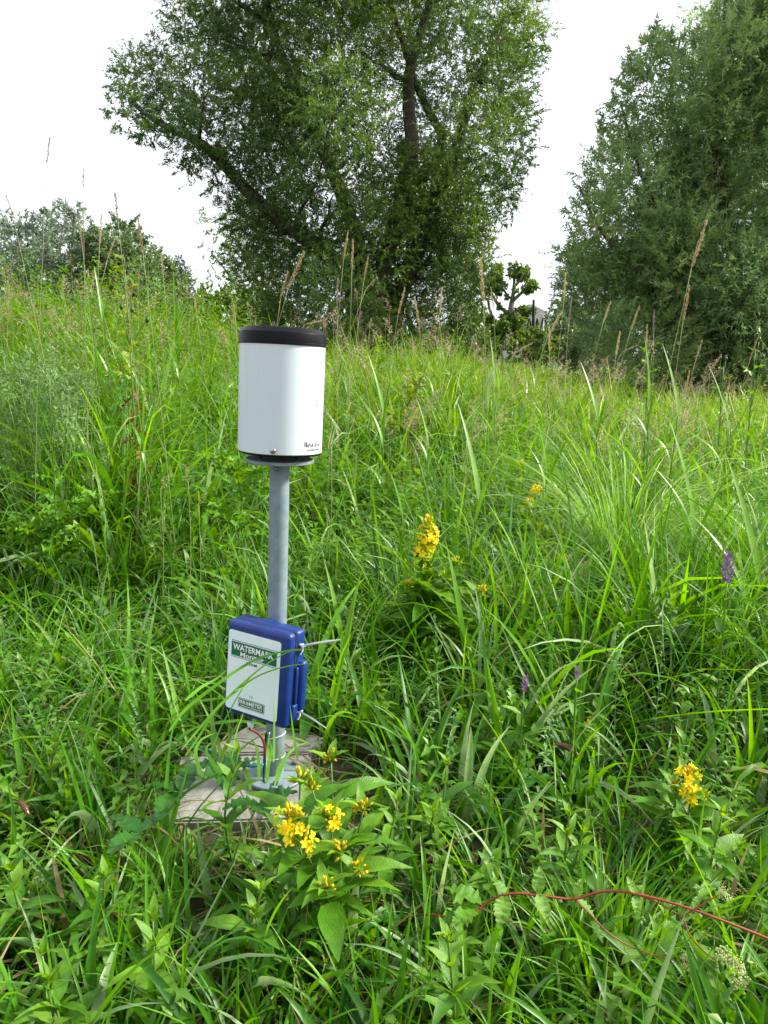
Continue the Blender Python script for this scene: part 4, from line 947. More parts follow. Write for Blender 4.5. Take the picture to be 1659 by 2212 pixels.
# ---------------------------------------------------------------- yellow loosestrife
def loosestrife(base, tips, label, leafL=0.09, nodes=7, first=0.25, per=3, mats=('leaf', 'leaf_young'), group='yellow loosestrife plants', name='loosestrife_plant', cat='wildflower'):
    """tips: (point, kind, size) - kind 'flower', 'bud' or 'leaf'"""
    base = np.asarray(base, float); t = thing(name, base, label, cat, group)
    tips = [(a_, b_, c_ * 1.4) for a_, b_, c_ in tips]
    for q, (tip, kind, size) in enumerate(tips):
        tp = np.asarray(tip, float) - base
        b_ = np.array([rng.normal(0, .012), rng.normal(0, .012), -0.01]); mid = b_ + (tp - b_) * .5 + np.array([rng.normal(0, .012), rng.normal(0, .012), .12 * np.linalg.norm(tp[:2])])
        P = stem_part(t, [b_, mid, tp], .0030, .0014, 'stem_green')
        hgt = np.linalg.norm(tp); a0 = rng.uniform(0, 6.28)
        nn = nodes
        for k in range(nn):
            s = first + (1 - first) * (k / (nn - 1)) * (0.97 if kind == 'leaf' else 0.93)
            i = s * (len(P) - 1); i0 = min(int(i), len(P) - 2); p = P[i0] + (P[i0 + 1] - P[i0]) * (i - i0)
            young = s > 0.80
            size_ = leafL * (0.75 + 0.5 * math.sin(math.pi * (0.15 + .7 * (k / (nn - 1))))) * (0.62 if young else 1.0)
            el0 = R(20) if not young else R(48)
            for j in range(per):
                add_leaf(t, LOOSE[mats[1] if young and rng.random() < .8 else mats[0]][rng.integers(3)], p, a0 + k * 1.05 + j * 2 * math.pi / per + rng.normal(0, .15), el0 + rng.normal(0, R(11)), size_ * rng.uniform(.8, 1.15))
        if kind == 'leaf':
            for j in range(3): add_leaf(t, LOOSE[mats[1]][1], tp, a0 + j * 2.1, R(66), leafL * .35)
        if kind in ('bud', 'flower'):
            cl_ = link('flower_cluster', BUDS[q % 3], t, Matrix.Translation(Vector(tp)) @ Euler((rng.normal(0, .3), rng.normal(0, .3), rng.uniform(0, 6))).to_matrix().to_4x4() @ Matrix.Scale(size, 4))
            for j in range(2): add_leaf(t, LOOSE['leaf_young'][j], tp - [0, 0, size * .2], rng.uniform(0, 6.28), R(35), leafL * .45)
        if kind == 'flower':
            for j in range(8):
                d = unit(rng.normal(size=3) * [1, 1, .7] + [0, -.5, .35]); M4 = Matrix.Translation(Vector(tp + d * size * .62)) @ Vector(d).to_track_quat('Z', 'Y').to_matrix().to_4x4() @ Matrix.Scale(size * .33 * rng.uniform(.8, 1.15), 4)
                link('flower', FLOWERS[j % 3], t, M4)
    return t
def A(x, y, Y): return at(x, y, Y)
NEAR = 0.93
bp = gpt(-0.07, 1.03)
loosestrife(bp, [(A(715, 1636, 1.27 * NEAR), 'bud', .016), (A(648, 1686, 1.20 * NEAR), 'bud', .021), (A(672, 1700, 1.19 * NEAR), 'bud', .018), (A(628, 1772, 1.12 * NEAR), 'flower', .024), (A(650, 1818, 1.09 * NEAR), 'flower', .024), (A(714, 1768, 1.13 * NEAR), 'flower', .020),
                 (A(786, 1745, 1.18 * NEAR), 'bud', .018), (A(735, 1838, 1.09 * NEAR), 'bud', .018), (A(775, 1878, 1.07 * NEAR), 'bud', .016), (A(702, 1918, 1.03 * NEAR), 'bud', .016)],
            'large yellow loosestrife in flower right in front of the post foot', mats=('leaf', 'leaf_young'), leafL=.080, nodes=3, first=.55)
bp = gpt(0.14, 2.05)
loosestrife(bp, [(A(925, 1152, 2.05), 'flower', .029), (A(917, 1180, 2.04), 'flower', .028), (A(928, 1168, 2.02), 'flower', .024), (A(912, 1198, 2.02), 'flower', .022), (A(922, 1130, 2.06), 'bud', .024), (A(908, 1216, 2.02), 'flower', .018), (A(880, 1265, 2.0), 'bud', .02), (A(962, 1252, 2.02), 'bud', .024), (A(1040, 1276, 2.02), 'bud', .02), (A(985, 1216, 2.06), 'bud', .018)],
            'yellow loosestrife with a dense upright flower spike right of the post', leafL=.10, nodes=5, first=.4)
loosestrife(gpt(0.54, 1.20), [(A(1487, 1680, 1.24), 'flower', .022), (A(1494, 1712, 1.21), 'flower', .022), (A(1460, 1700, 1.23), 'bud', .014), (A(1520, 1722, 1.21), 'bud', .016)], 'yellow loosestrife flowering near the right picture edge', leafL=.08, nodes=5)
loosestrife(gpt(0.43, 1.55), [(A(1265, 1578, 1.55), 'bud', .024), (A(1280, 1600, 1.52), 'bud', .016)], 'loosestrife with one greenish-yellow bud cluster beside the dark slug', leafL=.07, nodes=6)
for x, y, Y, s, lb in ((1125, 1003, 3.0, .017, 'loosestrife with a small yellow cluster left of the arching grass mound'), (1158, 1060, 2.7, .022, 'loosestrife with yellow flowers beside a pale upturned blade'), (1142, 1085, 2.8, .022, 'loosestrife with the lowest of three close yellow clusters'), (1165, 1138, 2.6, .016, 'loosestrife showing one tiny yellow bud above the beige panicle'),
                       (1214, 1206, 2.3, .018, 'loosestrife with a yellow bloom inside the beige drooping panicle'), (1212, 1298, 2.1, .018, 'loosestrife with one orange-yellow bloom among arching blades'), (820, 732, 5.0, .018, 'distant loosestrife with a yellow top before the big willow'), (1195, 1075, 2.9, .02, 'loosestrife in green bud at the edge of the arching grass mound')):
    p = A(x, y, Y); loosestrife(gpt(p[0] + rng.normal(0, .03), Y + .02), [(p, 'flower' if s > .02 else 'bud', s)], lb, leafL=.085, nodes=6, first=.35)
leafy = [((70, 1440, 1.95), 'leafy loosestrife shoot without flowers at the left edge beside the tall blades'), ((225, 1895, 1.10), 'leafy shoot with pale tip in the lower left corner area'), ((330, 1985, 0.98), 'largest leafy loosestrife at the lower left with tiny green buds'),
         ((565, 1925, 1.06), 'leafy loosestrife shoot left of the bottom centre, below the post'), ((20, 1880, 1.10), 'leafy shoot cut by the left edge in the lower quarter'), ((968, 2030, .92), 'single leafy shoot at the bottom centre'), ((965, 1650, 1.42), 'leafy shoot with pale paired leaves right of the yellow flowers'),
         ((515, 1625, 1.30), 'small pale loosestrife shoot growing at the slab front'), ((90, 2060, .93), 'leafy shoot in the bottom left corner'), ((1560, 1760, 1.22), 'leafy loosestrife shoot at the right edge below the yellow flowers'), ((1435, 1985, 1.02), 'leafy shoot behind the red stem at the lower right'),
         ((860, 1730, 1.24), 'leafy loosestrife right behind the large flowering one'), ((1230, 1760, 1.22), 'leafy shoot in the dark hollow below the slug'), ((120, 1600, 1.55), 'broad-leaved shoot among grass at the left, level with the box'), ((1080, 1560, 1.65), 'leafy shoot under the two purple flower spikes'),
         ((880, 1005, 3.0), 'clump of arching lance-shaped leaves right of the gauge foot'), ((300, 985, 2.75), 'bright leafy clump under the withered thistle'), ((235, 960, 2.85), 'leafy clump between the grey bush and the withered thistle'), ((1560, 1220, 2.3), 'round-leaved shoot behind the purple spike at the right'), ((680, 1560, 1.72), 'leafy shoot just behind the box at its right'), ((1390, 1330, 2.0), 'leafy shoot left of the large dark herb')]
for (x, y, Y), lb in leafy:
    if Y < 1.7: Y *= .88
    p = A(x, y, Y); q = gpt(p[0] + rng.normal(0, .015), Y + .02)
    if p[2] - q[2] < .10: p[2] = q[2] + .10
    tips = [(p, 'leaf', 0)]
    if rng.random() < .35: tips.append((p + [rng.normal(0, .05), rng.normal(0, .04), -.05], 'leaf', 0))
    loosestrife(q, tips, lb, leafL=.056 if Y < 1.7 else .10, nodes=5, first=.3, group='leafy loosestrife shoots', cat='plant', name='leafy_shoot')
# large dark herb on the right
p = A(1470, 1330, 1.85)
loosestrife(gpt(p[0] - .02, 1.87), [(p, 'leaf', 0), (p + [-.06, -.03, -.07], 'leaf', 0), (p + [.05, .02, -.10], 'leaf', 0), (p + [.0, -.06, -.14], 'leaf', 0)], 'large dark leafy herb with a brownish tip standing in the right half', leafL=.085, nodes=7, first=.35, mats=('leaf_dark', 'leaf'), name='leafy_herb', cat='plant', group=None)

# ---------------------------------------------------------------- thistles
def thistle(base, top, label, n=22, L=.11, mat='thistle', withered=False, heads=(), name='thistle', branch=0):
    t = thing(name, base, label, 'thistle', 'thistles in the meadow'); tp = np.asarray(top) - base
    P = stem_part(t, [np.zeros(3), tp * .5 + [rng.normal(0, .015), 0, 0], tp], .0045, .002, 'stem_green')
    stems = [P]
    for b in range(branch):
        i = rng.integers(5, 9); d = np.array([rng.normal(0, .08), rng.normal(0, .06), .10 + .06 * rng.random()]); stems.append(stem_part(t, [P[i], P[i] + d * .5 + [0, 0, .01], P[i] + d], .0025, .0015, 'stem_green', 8))
    for Pq in stems:
        for k in range(n if Pq is P else n // 2):
            s = (k + .5) / (n if Pq is P else n // 2) * .98 + .02; i = s * (len(Pq) - 1); i0 = min(int(i), len(Pq) - 2); p = Pq[i0] + (Pq[i0 + 1] - Pq[i0]) * (i - i0)
            dead = withered and s < .62
            add_leaf(t, JAG['withered' if dead else mat][rng.integers(2)], p, k * 2.4 + rng.normal(0, .2), R(-40 if dead else 30) + rng.normal(0, .15), L * 1.35 * (1.05 - .6 * s) * rng.uniform(.75, 1.15) * (.6 if dead else 1))
    for (hx, hy, hY) in heads:
        h_ = A(hx, hy, hY) - base; stem_part(t, [P[8], (P[8] + h_) / 2 + [0, 0, .01], h_], .002, .0015, 'stem_green', 6)
        g_ = Geo(); g_.add(*ellipsoid([0, 0, -.012], [0, 0, 1], .022, .009, 8, 4)); link('flower_head', g_.mesh('flower_head', M['leaf_dark']), t, Matrix.Translation(Vector(h_)))
        V = []; F = []
        for k in range(16):
            a = k * .393; d = unit([math.cos(a) * .6, math.sin(a) * .6, 1]); s_ = unit(np.cross(d, [0, 0, 1])); b = len(V)
            V += [np.array([0, 0, .006]) - s_ * .001, np.array([0, 0, .006]) + s_ * .001, np.array([0, 0, .006]) + d * .012]; F.append((b, b + 1, b + 2))
        link('petals', mesh_py('petals', V, F, M['purple'], False), t, Matrix.Translation(Vector(h_)))
def G(x, y, Y, dx=0.0):
    p = A(x, y, Y); return gpt(p[0] + dx, Y)
thistle(G(265, 700, 2.7), A(268, 555, 2.7), 'tall pale thistle with brown withered lower leaves at the left', 44, .10, 'thistle_pale', True, heads=((262, 662, 2.65), (285, 668, 2.66), (318, 690, 2.7)))
thistle(G(105, 1100, 2.3), A(118, 1012, 2.3), 'bright spiny thistle in the dark hollow at the left', 22, .10, 'thistle', branch=4)
thistle(G(500, 1000, 2.5), A(548, 925, 2.5), 'bright spiny thistle just left of the rain gauge', 20, .10, 'thistle', branch=3)
thistle(G(1403, 860, 3.6), A(1402, 742, 3.6), 'thistle topped by a grey seed tuft before the right willow', 22, .10, 'thistle', heads=((1395, 738, 3.6),))
thistle(G(1625, 880, 3.2), A(1632, 752, 3.2), 'thistle with purple heads at the right edge', 26, .09, 'thistle', heads=((1640, 732, 3.2), (1648, 770, 3.2)))
thistle(G(1560, 900, 3.5), A(1563, 790, 3.5), 'thistle with dark purple heads second from the right edge', 20, .08, 'thistle', heads=((1556, 772, 3.5), (1568, 774, 3.5)))
thistle(G(1065, 1600, 1.55), A(1100, 1545, 1.55), 'low spiny thistle beneath the lower purple spike', 16, .07, 'thistle', branch=1)
thistle(G(210, 720, 3.3), A(196, 605, 3.3), 'slim green thistle left of the withered one', 24, .09, 'thistle')
thistle(G(345, 760, 3.8), A(330, 680, 3.8), 'green thistle right of the withered one', 20, .09, 'thistle')
thistle(G(885, 880, 3.8), A(880, 800, 3.8), 'upright thistle with fine leaves right of the rain gauge', 30, .08, 'thistle_pale', branch=3)

# ---------------------------------------------------------------- tall grasses with seed heads
def tall_grass(top, bot, Y, label, kind='straw', r=.0014, lean=None, leaves=1, fat=1.0):
    a, b = A(*top, Y), A(*bot, Y); d = a - b; L = np.linalg.norm(d)
    slope = (a[0] - b[0]) / max(.02, a[2] - b[2]) if a[2] > b[2] else 0
    hgt = b[2] - .2; base = gpt(b[0] - np.clip(slope, -.5, .5) * hgt * .55 + rng.normal(0, .02), Y + rng.normal(0, .05))
    t = thing('tall_grass', base, label, 'grass', 'tall grasses with seed heads')
    P = stem_part(t, [np.zeros(3), (b - base) * .5 - [slope * .05, 0, 0], b - base], r * 1.25, r * .6, 'stem_straw', 12, 4)
    q = Vector(d).to_track_quat('Z', 'Y').to_matrix().to_4x4()
    link('seed_head', HEADS[kind][rng.integers(len(HEADS[kind]))], t, Matrix.Translation(Vector(b - base)) @ q @ Matrix.Diagonal((L * fat, L * fat, L, 1)))
    for k in range(leaves):
        i = rng.integers(3, 8); add_leaf(t, BLADE['reed'][1 + rng.integers(2)], P[i], rng.uniform(0, 6.28), R(55), rng.uniform(.16, .28))
TG = [((108, 296), (101, 352), 2.5, 'seedgrey', 'highest grey seed head against the white sky at the left'), ((181, 362), (179, 405), 2.6, 'seedgrey', 'thin grey seed head second highest at the left'), ((248, 413), (255, 480), 2.6, 'seedgrey', 'grey seed head standing clear right of the tallest bush'),
      ((12, 420), (28, 465), 2.8, 'seedgrey', 'thin grey seed head leaning at the left picture edge'), ((220, 462), (215, 530), 2.7, 'straw', 'tan seed head rising in front of the round bush'), ((172, 478), (178, 535), 2.9, 'straw', 'brown seed head in front of the tallest feathery bush'), ((296, 462), (308, 540), 2.6, 'straw', 'tan seed head at the right shoulder of the round bush'),
      ((248, 515), (232, 560), 3.0, 'straw', 'tan seed head leaning right above the withered thistle'), ((348, 545), (352, 590), 3.2, 'straw', 'short tan seed head over the low dark bush'), ((300, 585), (298, 640), 3.2, 'straw', 'upright tan head behind the withered thistle'), ((190, 580), (193, 630), 3.3, 'straw', 'faint tan head left of the withered thistle'),
      ((75, 632), (18, 640), 2.6, 'straw', 'drooping brown seed head lying level at the far left'), ((88, 685), (52, 690), 2.7, 'straw', 'lower drooping brown head at the far left'), ((25, 560), (20, 615), 2.9, 'seedgrey', 'dark brownish head near the left edge at bush height'), ((345, 690), (352, 760), 3.4, 'straw', 'straw panicle between withered thistle and gauge'),
      ((420, 640), (426, 690), 3.6, 'straw', 'short tan head in front of the light shrub'), ((658, 542), (622, 625), 3.0, 'straw', 'brown head leaning right above the gauge lid'), ((622, 585), (606, 645), 3.2, 'straw', 'thin tan head left of the gauge axis'), ((752, 500), (742, 560), 3.3, 'straw', 'left one of the two high heads before the big willow'),
      ((763, 515), (760, 585), 3.3, 'straw', 'right one of the two high heads before the big willow'), ((796, 553), (785, 610), 3.4, 'straw', 'tan head leaning right of the two high ones'), ((815, 598), (790, 625), 3.3, 'straw', 'bent tan head nodding right over the meadow'), ((706, 690), (660, 700), 3.4, 'straw', 'low nodding head just above the gauge rim'),
      ((730, 600), (728, 660), 3.6, 'seedgrey', 'slim pale head below the two high ones'), ((875, 620), (860, 680), 4.2, 'straw', 'slim head before the willow foot right of centre'), ((895, 640), (905, 700), 4.4, 'straw', 'short head before the lit side of the big willow'), ((955, 620), (950, 680), 4.2, 'straw', 'slim head in front of the willow right edge'),
      ((1037, 556), (1044, 650), 2.8, 'straw', 'tall head standing before the pollard tree'), ((1060, 620), (1066, 665), 3.4, 'straw', 'shorter head crossing the pollard tree trunks'), ((1152, 740), (1108, 765), 3.6, 'straw', 'straw head bent to the right below the house'), ((1222, 588), (1218, 650), 3.4, 'straw', 'thin head in the gap between the two willows'),
      ((1207, 600), (1190, 660), 3.5, 'seedgrey', 'grey slanting head left of the gap head'), ((1214, 672), (1182, 730), 3.2, 'straw', 'slanting head in front of the house right end'), ((1186, 705), (1187, 760), 3.3, 'straw', 'upright head just right of the birch stem'), ((1320, 650), (1302, 700), 3.4, 'straw', 'leftmost tan head against the dark right willow'),
      ((1382, 660), (1362, 715), 3.3, 'straw', 'second tan head against the dark right willow'), ((1413, 668), (1412, 720), 3.4, 'seedgrey', 'thin straight grey head against the right willow'), ((1398, 700), (1396, 760), 3.2, 'straw', 'upright tan head below the straight grey one'), ((1378, 745), (1345, 760), 3.5, 'straw', 'short nodding tan head before the right willow'),
      ((1528, 474), (1494, 578), 2.3, 'straw', 'biggest golden seed head high against the right willow'), ((1490, 615), (1475, 695), 2.6, 'straw', 'second golden seed head below the biggest one'), ((1517, 735), (1502, 780), 3.0, 'straw', 'tan head below the two golden ones'), ((1560, 765), (1536, 800), 3.2, 'straw', 'slanting tan head low at the right willow foot'),
      ((1592, 815), (1570, 850), 3.0, 'straw', 'lowest slanting head at the right willow foot'), ((1638, 728), (1622, 770), 3.1, 'straw', 'tan head rightmost against the willow'), ((1400, 770), (1380, 815), 3.4, 'straw', 'thick tan head among the tall blades right of centre'), ((1340, 715), (1330, 770), 3.6, 'straw', 'thin tan head among stems before the right willow'),
      ((1300, 800), (1290, 850), 3.2, 'seedgrey', 'pale head low before the right willow left side'), ((1235, 640), (1228, 700), 3.8, 'seedgrey', 'faint grey head right of the gap'), ((1490, 800), (1480, 850), 3.3, 'straw', 'short upright head amid the tall blade tuft')]
for top, bot, Y, kd, lb in TG: tall_grass(top, bot, Y, lb, kd)
def purple_spike(top, bot, Y, lb):
    a, b = A(*top, Y), A(*bot, Y); base = gpt(b[0] + rng.normal(0, .01), Y); t = thing('purple_flower', base, lb, 'wildflower', 'purple flower spikes')
    P = stem_part(t, [np.zeros(3), (b - base) * .5, b - base], .003, .002, 'stem_green'); L = np.linalg.norm(a - b)
    link('flower_spike', HEADS['purple'][rng.integers(2)], t, Matrix.Translation(Vector(b - base)) @ Vector(a - b).to_track_quat('Z', 'Y').to_matrix().to_4x4() @ Matrix.Scale(L, 4))
    for k in range(8):
        add_leaf(t, LOOSE['leaf'][rng.integers(3)], P[3 + k], k * 1.57, R(30), .05)
purple_spike((1573, 1190), (1570, 1262), 1.62, 'tall purple flower spike at the right side of the meadow')
purple_spike((1137, 1458), (1131, 1494), 1.40, 'small greyish purple spike above the leafy shoot')
purple_spike((1248, 1438), (1246, 1468), 1.42, 'faded purple spike right of the small greyish one')
# drooping beige panicles that stand singly
for (x, y, Y, s, lb, rz_) in ((1240, 1212, 2.15, .10, 'large beige drooping panicle among the blades right of centre', 0), (1015, 925, 3.0, .13, 'pinkish beige panicle above the broad reed blades', 1), (716, 935, 2.4, .09, 'small beige panicle at the right side of the gauge', 2), (345, 1030, 2.3, .08, 'beige nodding panicle nearest left of the gauge', .5),
                          (405, 1012, 2.3, .08, 'higher beige nodding panicle left of the gauge', 3), (428, 1070, 2.2, .05, 'tiny tan panicle under the high one left of the gauge', 1.4), (700, 800, 4.0, .14, 'pale panicle right beside the gauge rim', .3), (1410, 740, 3.2, .09, 'grey panicle on the thistle top before the right willow', 2.2), (1330, 790, 3.4, .12, 'beige panicle at the edge of the tall blade tuft', 1.9), (350, 860, 3.0, .11, 'pinkish panicle right of the withered thistle', 4)):
    p = A(x, y, Y); base = gpt(p[0] - .04, Y + .03); t = thing('meadow_grass', base, lb, 'grass', 'single drooping panicles')
    tp = p - base - np.array([0, 0, s * .5]); stem_part(t, [np.zeros(3), tp * .55 + [.01, 0, 0], tp], .0016, .0009, 'stem_straw', 10, 4)
    link('panicle', PANM[rng.integers(3)], t, Matrix.Translation(Vector(tp)) @ Euler((R(28), R(20), rz_)).to_matrix().to_4x4() @ Matrix.Scale(s, 4))

# ---------------------------------------------------------------- broad-bladed reed shoots
def reed(base, top, label, n=6, L=.30, kind='reed'):
    t = thing('reed_shoot', base, label, 'reed', 'broad-bladed reed shoots'); tp = np.asarray(top) - base
    P = stem_part(t, [np.zeros(3), tp * .5 + [rng.normal(0, .01), 0, 0], tp], .0034, .002, 'stem_green', 12, 5)
    for k in range(n):
        s = .30 + .70 * k / (n - 1); i = s * 11; i0 = min(int(i), 10); p = P[i0] + (P[i0 + 1] - P[i0]) * (i - i0)
        az = k * math.pi * .93 + rng.normal(0, .35) + (0.2 if k % 2 else 0)
        add_leaf(t, BLADE['reed'][0 if k > n - 3 else 1 + rng.integers(2)], p, az, R(52 + 24 * (k / n)) + rng.normal(0, .1), L * 1.08 * rng.uniform(.7, 1.15) * (1 - .15 * (k == 0)))
for x, y, Y, L, lb in ((1035, 1085, 2.25, .27, 'reed shoot with two broad upright blades right of the gauge foot'), (1120, 1215, 2.1, .24, 'reed shoot with a broad blade right of the yellow spike'), (870, 1120, 2.5, .25, 'reed shoot in the dark gap between post and yellow spike'), (1465, 900, 2.6, .32, 'tall bright blade tuft before the right willow'),
                       (1400, 880, 3.0, .30, 'reed shoot left of the tall bright blade tuft'), (1575, 930, 2.7, .32, 'reed shoot at the right edge above the arching mound'), (925, 960, 3.0, .30, 'reed shoot behind the lance-leaved clump'), (385, 720, 3.2, .30, 'reed shoot with one long blade at the left of the gauge top'),
                       (222, 690, 3.2, .24, 'reed shoot beside the withered thistle'), (465, 1660, 1.42, .17, 'reed shoot growing at the left edge of the slabs'), (385, 1560, 1.62, .20, 'reed shoot with drooping blades left of the box'), (1000, 1395, 1.80, .25, 'reed shoot right of the box, under the yellow spike'),
                       (1500, 1150, 2.25, .30, 'reed shoot left of the purple spike'), (1640, 1260, 1.9, .30, 'reed shoot at the right edge beside the purple spike'), (1330, 1240, 2.1, .26, 'reed shoot among arching blades at right centre'), (740, 1400, 1.85, .24, 'reed shoot leaning just right of the box top'), (1180, 1010, 2.8, .30, 'reed shoot left of the arching mound'),
                       (830, 900, 3.2, .28, 'reed shoot right behind the gauge barrel'), (560, 860, 3.0, .22, 'reed shoot just left of the gauge barrel'), (1070, 870, 3.4, .30, 'reed shoot below the pinkish panicle'), (1290, 900, 3.2, .30, 'reed shoot at the left flank of the right willow foot')):
    L *= 0.82 if Y > 2.4 else 1.0
    p = A(x, y, Y); reed(gpt(p[0] + rng.normal(0, .02), Y + .01), p, lb, L=L)
# long arching mound on the right, one tussock
t = thing('sedge_tussock', gpt(.92, 2.75), 'arching tussock of fine pale green blades at the right', 'grass')
n = 420; r_ = np.random.default_rng(131); az = r_.uniform(0, 6.28, n)
V, F, k = blade_geo(np.column_stack([.06 * np.cos(az), .06 * np.sin(az), np.zeros(n)]), az + r_.normal(0, .3, n), r_.uniform(.6, 1.0, n), r_.uniform(.0035, .006, n), r_.uniform(.05, .5, n), r_.uniform(1.0, 2.1, n), r_.normal(0, .2, n), r_.normal(0, .6, n), 11, True)
link('blades', mesh_np('blades', V, F, M['grass'], np.repeat(r_.uniform(.55, 1, n), k)), t)['kind'] = 'stuff'
t = thing('grass_tuft', gpt(*on_ground(1305, 2164)[:2]), 'tuft of upright blades at the lower right below the red stem', 'grass')
n = 120; az = r_.uniform(0, 6.28, n)
V, F, k = blade_geo(np.column_stack([.04 * np.cos(az), .04 * np.sin(az), np.zeros(n)]), az + r_.normal(0, .5, n), r_.uniform(.10, .26, n), r_.uniform(.004, .008, n), r_.uniform(.02, .45, n), r_.uniform(.3, 1.5, n), r_.normal(0, .2, n), r_.normal(0, .6, n), 10, True)
link('blades', mesh_np('blades', V, F, M['grass'], np.repeat(r_.uniform(.3, .95, n), k)), t)['kind'] = 'stuff'

# ---------------------------------------------------------------- grey mugwort bush at the left
b0 = gpt(A(80, 900, 2.6)[0], 2.65); t = thing('mugwort_bush', b0, 'grey-green feathery mugwort bush at the left edge', 'plant')
cl = []
for k in range(60):
    x, y = rng.uniform(-90, 215), rng.uniform(800, 1000); r = rng.uniform(9, 22)
    y += 70 * abs((x - 70) / 150) ** 2 * rng.uniform(.4, 1.2)
    dy = rng.normal(.15, .22); cl.append((at(x, y, 2.6 + dy) - b0, r / FPX * 2.6))
V, F, v = foliage(cl, 13000, 16, .024, .007, up=1.3, droop=.2, tw=(.05, .16), seed=71, scale_tw=False); link('foliage', mesh_np('foliage', V, F, M['mugwort'], v, False), t)['kind'] = 'stuff'
for c, r in cl: stem_part(t, [np.array([rng.normal(0, .04), rng.normal(0, .04), 0]), c * .5 + [0, 0, -.03], c], .003, .0015, 'stem_green', 8, 4)

# ---------------------------------------------------------------- mixed herbs and seeding grass of the meadow (stuff)
def herb_stuff(name, n, y0, y1, hfun, mat, label, nl, L, W, seed, xk=.57, xm=.5, xlo=-1, xhi=1, ypow=1.0):
    r_ = np.random.default_rng(seed); y = y0 + (y1 - y0) * r_.random(n) ** ypow; x = r_.uniform(xlo, xhi, n) * (xk * y + xm)
    P = np.stack([x, y], -1); k_ = ~on_slab(P) & ~((np.abs(x * 1.46 / y + .24) < .26) & (y < 1.6)); x, y = x[k_], y[k_]; n = len(x)
    z = ground(x, y); h = hfun(x, y) * r_.uniform(.6, 1.15, n); ld = r_.normal(0, .12, (n, 2)); V = []; F = []; vals = []
    s = np.linspace(.25, 1, nl); px = x[:, None] + ld[:, :1] * h[:, None] * s; py = y[:, None] + ld[:, 1:] * h[:, None] * s; pz = z[:, None] + h[:, None] * s
    pos = np.stack([px, py, pz], -1).reshape(-1, 3); m = len(pos); az = (np.arange(nl)[None] * 2.4 + r_.uniform(0, 6.28, (n, 1))).ravel(); el = r_.normal(.45, .3, m)
    d = np.stack([np.cos(az) * np.cos(el), np.sin(az) * np.cos(el), np.sin(el)], -1); sd_ = np.stack([-np.sin(az), np.cos(az), np.zeros(m)], -1); nm = np.cross(d, sd_)
    l_ = (L * (1.15 - .55 * np.tile(s, n)) * r_.uniform(.7, 1.2, m))[:, None]; w_ = l_ * W
    q = np.stack([pos, pos + d * l_ * .35 - sd_ * w_ + nm * w_ * .4, pos + d * l_ * .4, pos + d * l_ * .35 + sd_ * w_ + nm * w_ * .4, pos + d * l_ - np.array([0, 0, .25]) * l_], 1).reshape(-1, 3)
    b = np.arange(m)[:, None] * 5
    Fq = np.concatenate([b + [0, 1, 2, 2], b + [0, 2, 3, 3], b + [1, 4, 2, 2], b + [2, 4, 3, 3]])[:, :3]
    v = np.repeat(.5 * np.repeat(r_.random(n), nl) + .5 * r_.random(m), 5)
    # stems
    a_ = np.stack([x, y, z], -1); b_ = np.stack([x + ld[:, 0] * h, y + ld[:, 1] * h, z + h], -1); wv = np.array([.0015, 0, 0])
    sv = np.stack([a_ - wv, a_ + wv, b_], 1).reshape(-1, 3); sf = np.arange(len(sv)).reshape(-1, 3) + len(q)
    o = link(name, mesh_np(name, np.vstack([q, sv]), np.vstack([Fq, sf]), M[mat], np.concatenate([v, np.full(len(sv), .6)])))
    return tag(o, label, 'plants', kind='stuff')
herb_stuff('low_herbs', 330, .45, 2.4, lambda x, y: np.minimum(height(x, y) * .8, .26), 'herb', 'small broad-leaved herbs mixed into the near grass', 14, .05, .20, 141)
herb_stuff('meadow_herbs', 1900, 2.3, 7.0, lambda x, y: height(x, y) * 1.0, 'herb', 'leafy weeds mixed through the tall meadow grass', 17, .085, .15, 142, ypow=1.2)
herb_stuff('left_weeds', 700, 3.2, 7.5, lambda x, y: height(x, y) * 1.0 + .28, 'herb', 'tall weeds rising at the left of the meadow', 30, .085, .12, 143, xlo=-1.0, xhi=-.28)
herb_stuff('fine_herbs', 220, 1.3, 3.4, lambda x, y: height(x, y) * 1.0, 'mugwort', 'fine grey-green herbs between the blades', 30, .025, .16, 144)
r_ = np.random.default_rng(151); n = 430; y = 3.2 + 9 * r_.random(n) ** 1.2; lat = r_.uniform(-.52, .5, n); x = lat * y; z = ground(x, y); h = height(x, y) * r_.uniform(.95, 1.4, n)
VV = []; FF = []; vv = []; off = 0
for i in range(n):
    V, F = PAN[i % 3]; sc = r_.uniform(.09, .20); an = r_.uniform(0, 6.28); ca, sa = math.cos(an), math.sin(an)
    Vr = np.stack([V[:, 0] * ca - V[:, 1] * sa + .35 * V[:, 2] * ca, V[:, 0] * sa + V[:, 1] * ca + .35 * V[:, 2] * sa, V[:, 2] * .85], -1) * sc + [x[i], y[i], z[i] + h[i]]
    VV.append(Vr); FF.append(F + off); vv.append(np.full(len(Vr), r_.random())); off += len(Vr)
    st_ = np.array([[x[i] - .0012, y[i], z[i]], [x[i] + .0012, y[i], z[i]], [x[i] + .0008, y[i], z[i] + h[i] + .3 * sc], [x[i] - .0008, y[i], z[i] + h[i] + .3 * sc]]); VV.append(st_); FF.append(np.array([[0, 1, 2, 3]]) + off); vv.append(np.full(4, .9)); off += 4
tag(link('seeding_grass', mesh_np('seeding_grass', np.vstack(VV), np.vstack(FF), M['panicle'], np.concatenate(vv), False)), 'haze of pinkish beige seeding grass over the meadow', 'grass', kind='stuff')

